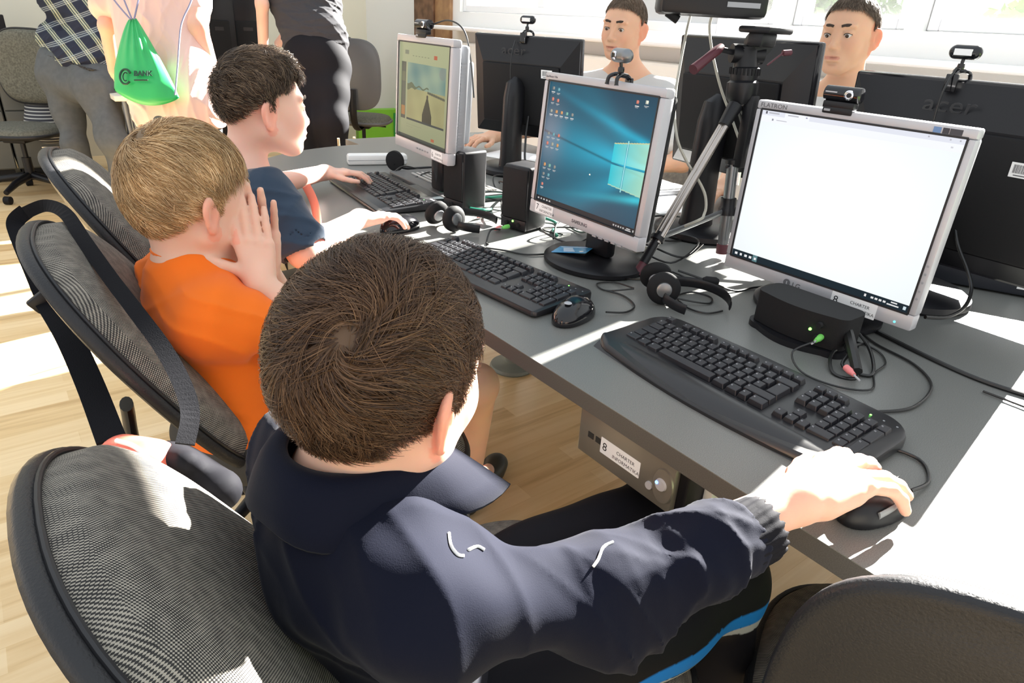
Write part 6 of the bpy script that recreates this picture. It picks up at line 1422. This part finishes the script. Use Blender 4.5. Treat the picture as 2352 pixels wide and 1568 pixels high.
for (cx_, cy_), lb in zip(cen, lbs):
    a0 = random.random()*6; pts = []
    for k in range(9):
        a = a0+k*1.1; r = .04+.05*random.random(); pts.append(D(cx_+r*math.cos(a)*1.1, cy_+r*math.sin(a), random.random()*.035))
    cable('tangled black cable lying '+lb, pts, .0024, M_cable if random.random() < .8 else M_greycable, group=G)
cable('black cable hanging from the left black monitor', [D(.93, 1.25, .20), D(.90, 1.22, .12), D(.88, 1.18, .04), D(.90, 1.1), D(.86, 1.0)], .004)
cable('black webcam cable hanging down the back of the left black monitor', [(.915, 1.33, 1.19), (.88, 1.30, 1.15), (.87, 1.29, 1.08), (.875, 1.28, 1.02)], .0018)
cable('black webcam cable hanging down the back of the widest black monitor', [(.945, -.10, 1.21), (.915, -.10, 1.16), (.905, -.105, 1.08), (.90, -.11, 1.0)], .0022)
cable('thin black cable left of the blue desktop screen', [D(.60, .80, .12), D(.58, .78, .05), D(.55, .72), D(.50, .62), D(.52, .56)], .002)
cable('black webcam wire on top of the beach-picture screen', [(.41, 1.06, 1.225), (.43, 1.0, 1.24), (.44, .94, 1.22), (.45, .92, 1.16), (.46, .91, 1.05)], .0022)
for k, (x_, y_, r_) in enumerate(((1.18, 1.02, 105), (1.20, .58, 95), (1.13, -.12, 88))):
    pass
wk = thing('laptop_keyboard', 'light grey keyboard on the window side of the desk behind the tripod leg', 'keyboard', (1.22, .95, DZ), math.radians(80))
b = MB(); b.box(-.2, .2, -.07, .07, 0, .018, .004); b.build('case', M_silverd, wk, True)
for r_ in range(5):
    for c_ in range(15): MB().box(-.19+c_*.0253, -.168+c_*.0253, -.06+r_*.024, -.040+r_*.024, .018, .024, .001).build('key', M_whitep, wk)
# papers
for (x, y, rz, lb) in ((1.12, 1.52, 20, 'white sheet of paper behind the left black monitor'), (1.08, .72, -12, 'white sheet of paper between the two left black monitors')):
    p = MB().box(-.105, .105, -.148, .148, 0, .0012).build('paper_sheet', M_white, None, loc=(x, y, DZ+.0005), rot=(0, 0, math.radians(rz))); tag(p, lb, 'paper')

# ---------------------------------------------------------------- shoulder bag strapped round chair 7
sb = thing('shoulder_bag', 'black shoulder bag with a coral pink panel hanging from the chair behind the orange shirt', 'bag', tuple(at(330, 1110, .86)))
So = Vector(sb.location); Wp = lambda u, v, d: Vector(at(u, v, d))-So
def belt(pts, w_, name, th=.0022, nrm=None):
    P_ = spline(pts, 6); V = []; F = []
    for i, p in enumerate(P_):
        t = (P_[min(i+1, len(P_)-1)]-P_[max(i-1, 0)]).normalized(); n_ = (Vector(nrm) if nrm else (Vector(CAM)-So-p).normalized()); s_ = t.cross(n_).normalized(); n2 = s_.cross(t).normalized()
        for a, b in ((-1, -1), (1, -1), (1, 1), (-1, 1)): V.append(p+s_*w_/2*a+n2*th*b)
    for i in range(len(P_)-1):
        for k in range(4): F.append((4*i+k, 4*i+(k+1) % 4, 4*i+4+(k+1) % 4, 4*i+4+k))
    F += [(3, 2, 1, 0), tuple(4*(len(P_)-1)+k for k in range(4))]; return MB().add(V, F).build(name, M_strap, sb)
M_strap = mat('black_webbing', (.007, .007, .009), .85, spec=.15, bump=(600, .5, .001))
belt([Wp(256, 1010, .90), Wp(206, 880, .98), Wp(156, 770, 1.04), Wp(108, 690, 1.10)], .036, 'strap')
belt([Wp(108, 700, 1.10), Wp(75, 620, 1.12), Wp(42, 540, 1.15), Wp(36, 508, 1.16), Wp(60, 485, 1.17)], .026, 'strap')
belt([Wp(60, 488, 1.165), Wp(105, 472, 1.155), Wp(150, 490, 1.09), Wp(195, 555, 1.025), Wp(255, 640, .96), Wp(320, 725, .90), Wp(375, 800, .86), Wp(418, 880, .815), Wp(437, 950, .79), Wp(425, 1020, .77)], .021, 'strap')
MB().box(-.020, .020, -.006, .006, -.014, .014, .004, Matrix.Translation(Wp(98, 690, 1.095)) @ Matrix.Rotation(-.6, 4, 'Y')).build('buckle', M_black, sb, True)
s = SDF(); c0, c1 = np.array(Wp(385, 1072, .87)), np.array(Wp(500, 1135, .83)); s.cone(c0, c1, .034, .034, .03); s.cone(np.array(Wp(385, 1050, .84)), np.array(Wp(425, 1060, .81)), .018, .018, .03)
V, F = s.mesh(.005, waves(101, 10, 20, 70, .004)); new_obj('bag_body', mesh_from('bag_body', V, F, True), mat('black_nylon', (.008, .008, .011), .8, spec=.15), sb)
s = SDF(); s.cone(np.array(Wp(285, 1052, .88)), np.array(Wp(350, 1066, .83)), .032, .032, .02); V, F = s.mesh(.004); new_obj('coral_panel', mesh_from('coral_panel', V, F, True), mat('coral_panel', (.85, .18, .12), .5), sb)
MB().tube(spline([Wp(268, 1012, .845), Wp(310, 1026, .81), Wp(350, 1062, .79)], 5), .003, 8).build('reflective_piping', M_white, sb, True)

# ---------------------------------------------------------------- far side of the room
cb = []
M_cab = mat('grey_green_laminate', (.13, .13, .11), .55); M_cab2 = mat('grey_green_front', (.16, .155, .13), .5)
for k, (x, lb) in enumerate(((-.75, 'grey drawer cabinet behind the sage chair at the left edge'), (-.29, 'grey drawer cabinet right behind the sage chair and the man'))):
    t = thing('drawer_cabinet', lb, 'cabinet', (x, 5.60, 0), 0, 'drawer cabinets at the back left'); MB().box(-.225, .225, -.25, .30, .09, .70, .004).build('body', M_cab, t); MB().box(-.21, .21, -.22, .28, 0, .09).build('plinth', M_black, t)
    for j in range(3): d = MB().box(-.22, .22, -.27, -.252, .10+j*.2, .292+j*.2, .003).build('drawer', M_cab2, t); MB().box(-.06, .06, -.285, -.27, .235+j*.2, .247+j*.2, .003).build('handle', M_chrome, d)
ct = MB().box(-1.6, -.02, -.32, .32, .701, .735, .004).build('counter_top', mat('grey_counter', (.2, .2, .17), .5), None, loc=(0, 5.62, 0)); tag(ct, 'grey counter top along the back wall at the left', 'counter')
fm = thing('monitor', 'dark monitor seen at the left edge on the back counter', 'monitor', (-.62, 5.65, .735), math.radians(180)); MB().box(-.25, .25, -.02, .02, .08, .37, .006).build('display', M_black, fm); MB().lathe([(.1, 0), (.1, .012), (.02, .016), (.02, .10)], 24).build('stand', M_black, fm, True)
nb = MB().box(-.12, .12, -.09, .09, 0, .02, .001).build('notepad', mat('pale_yellow_paper', (.7, .68, .5), .7), None, loc=(-.50, 5.44, .7355), rot=(0, 0, .3)); tag(nb, 'pale notepad on the counter edge at the far left', 'notepad')
fd = thing('back_desk', 'white topped desk with metal legs that the standing people lean over', 'desk', (.62, 4.75, 0))
MB().box(-.62, .60, -.75, .62, .70, .73, .004).build('desktop', mat('cream_laminate', (.78, .74, .62), .45), fd)
for x_, y_ in ((-.56, -.68), (-.52, -.68), (.54, -.68), (-.56, .55), (.54, .55)): MB().tube([(x_, y_, 0), (x_, y_, .70)], .016, 12).build('leg', M_tube, fd, True)
MB().box(-.30, .45, .30, .33, .15, .70).build('back_panel', M_black, fd)
tw = thing('computer_tower', 'dark computer tower standing under the back desk', 'computer', (.36, 4.62, 0)); MB().box(-.1, .1, -.22, .22, .012, .44, .01).build('case', M_black, tw, True); MB().box(-.09, .09, -.228, -.22, .02, .43, .006).build('front', M_blackg, tw, True)
for (x, y, lb, rz) in ((.88, 4.95, 'black monitor at the back, left of the woman in black, seen from behind', 15), (1.17, 5.15, 'black monitor further right at the back behind the woman in black', -8)):
    t = thing('monitor', lb, 'monitor', (x, y, .73), math.radians(rz)); MB().box(-.15, .15, -.02, .02, .12, .60, .01).build('display', M_black, t, True); MB().box(-.09, .09, -.045, -.02, .16, .42, .01).build('back_shell', M_blackm, t, True); MB().box(-.035, .035, -.047, -.044, .35, .375).build('vent', M_ink, t); MB().box(-.03, .03, -.03, .03, .02, .2, .006).build('stand_neck', M_black, t, True); MB().lathe([(.12, 0), (.12, .015), (.03, .02)], 32).build('stand_base', M_black, t, True)
bk_ = thing('open_book', 'open printed book lying on the back desk by the woman in black', 'book', (1.10, 4.42, .731), .3); MB().box(-.15, 0, -.10, .10, 0, .012, .003).build('left_page', M_white, bk_); MB().box(.001, .15, -.10, .10, 0, .012, .003).build('right_page', mat('printed_page', (.5, .48, .4), .7, noise=(90, (.2, .2, .18), (.75, .72, .6))), bk_)
hb = thing('dark_handbag', 'dark bag standing on the back desk beside the man in plaid', 'bag', (.16, 4.50, .731)); s = SDF(); s.ell((0, 0, .07), (.10, .07, .075), None, .03); s.box((0, 0, -.05), (.3, .3, .052), rad=0, k=.004, sub=True); sdf_obj(s, 'bag_body', .006, M_black, hb, waves(8, 8, 20, 60, .004), off=(0, 0, 0)); MB().tube(spline([(-.06, 0, .13), (-.03, 0, .19), (.03, 0, .19), (.06, 0, .13)], 6), .006, 8).build('handle', M_black, hb, True)
# green shopping bag in the corner
gs = thing('shopping_bag', 'bright green shopping bag with tomatoes printed on it, on the floor in the corner', 'bag', (2.49, 5.62, 0), -.25)
b = MB(); b.add([(-.19, -.08, 0), (.19, -.08, 0), (.19, .08, 0), (-.19, .08, 0), (-.20, -.06, .40), (.20, -.06, .41), (.20, .07, .41), (-.20, .07, .40)], [(3, 2, 1, 0), (0, 1, 5, 4), (1, 2, 6, 5), (2, 3, 7, 6), (3, 0, 4, 7), (4, 5, 6, 7)]); b.build('bag_body', mat('lime_green_bag', (.24, .62, .03), .5), gs)
for (x, z, r) in ((.06, .30, .055), (.05, .17, .06)): MB().lathe([(r, 0), (r*.9, .002)], 24, Matrix.Translation((x, -.0735+z*.035, z)) @ Matrix.Rotation(-.05, 4, 'X') @ FRONT).build('printed_tomato', mat('tomato_print', (.75, .10, .02), .5), gs)
MB().box(.0, .09, -.084, -.079, .055, .115).build('printed_sign', mat('sign_green', (.02, .30, .10), .5), gs); l_ = MB(); text_mesh(l_, 'H', .06, Matrix.Translation((.022, -.0845, .062)) @ FRONT, .0005, bold=.002); l_.build('printed_letter', M_white, gs)
MB().box(.155, .185, -.0825, -.0795, .01, .38).build('side_band', mat('band_green', (.03, .32, .06), .5), gs)
# things under the left end of the desk
bp = thing('backpack', 'tan and black backpack standing on the floor beyond the rounded desk end', 'bag', (.52, 2.55, 0)); s = SDF(); s.ell((0, 0, .22), (.17, .14, .24), None, .03); s.ell((-.05, -.12, .14), (.11, .06, .12), None, .03); s.box((0, 0, -.1), (.4, .4, .10), rad=0, k=.004, sub=True); sdf_obj(s, 'bag_body', .008, mat('tan_canvas', (.42, .32, .20), .8), bp, waves(9, 8, 14, 50, .008), off=(0, 0, 0)); MB().tube(spline([(-.08, -.1, .40), (-.14, -.16, .30), (-.14, -.17, .15), (-.1, -.15, .04)], 6), .014, 8, flat=(1.6, .4)).build('strap', M_black, bp, True)
for k, (x, y, lb) in enumerate(((.60, 2.18, 'beige cable hanging behind the far end of the desk'), (.68, 2.19, 'second beige cable hanging beside it at the far end of the desk'))):
    cable(lb, [(x, y, .78-.04), (x+.01, y+.02, .6), (x-.01, y+.02, .35), (x+.02, y+.03, .12), (x+.08, y+.05, .01)], .006, M_tancable)
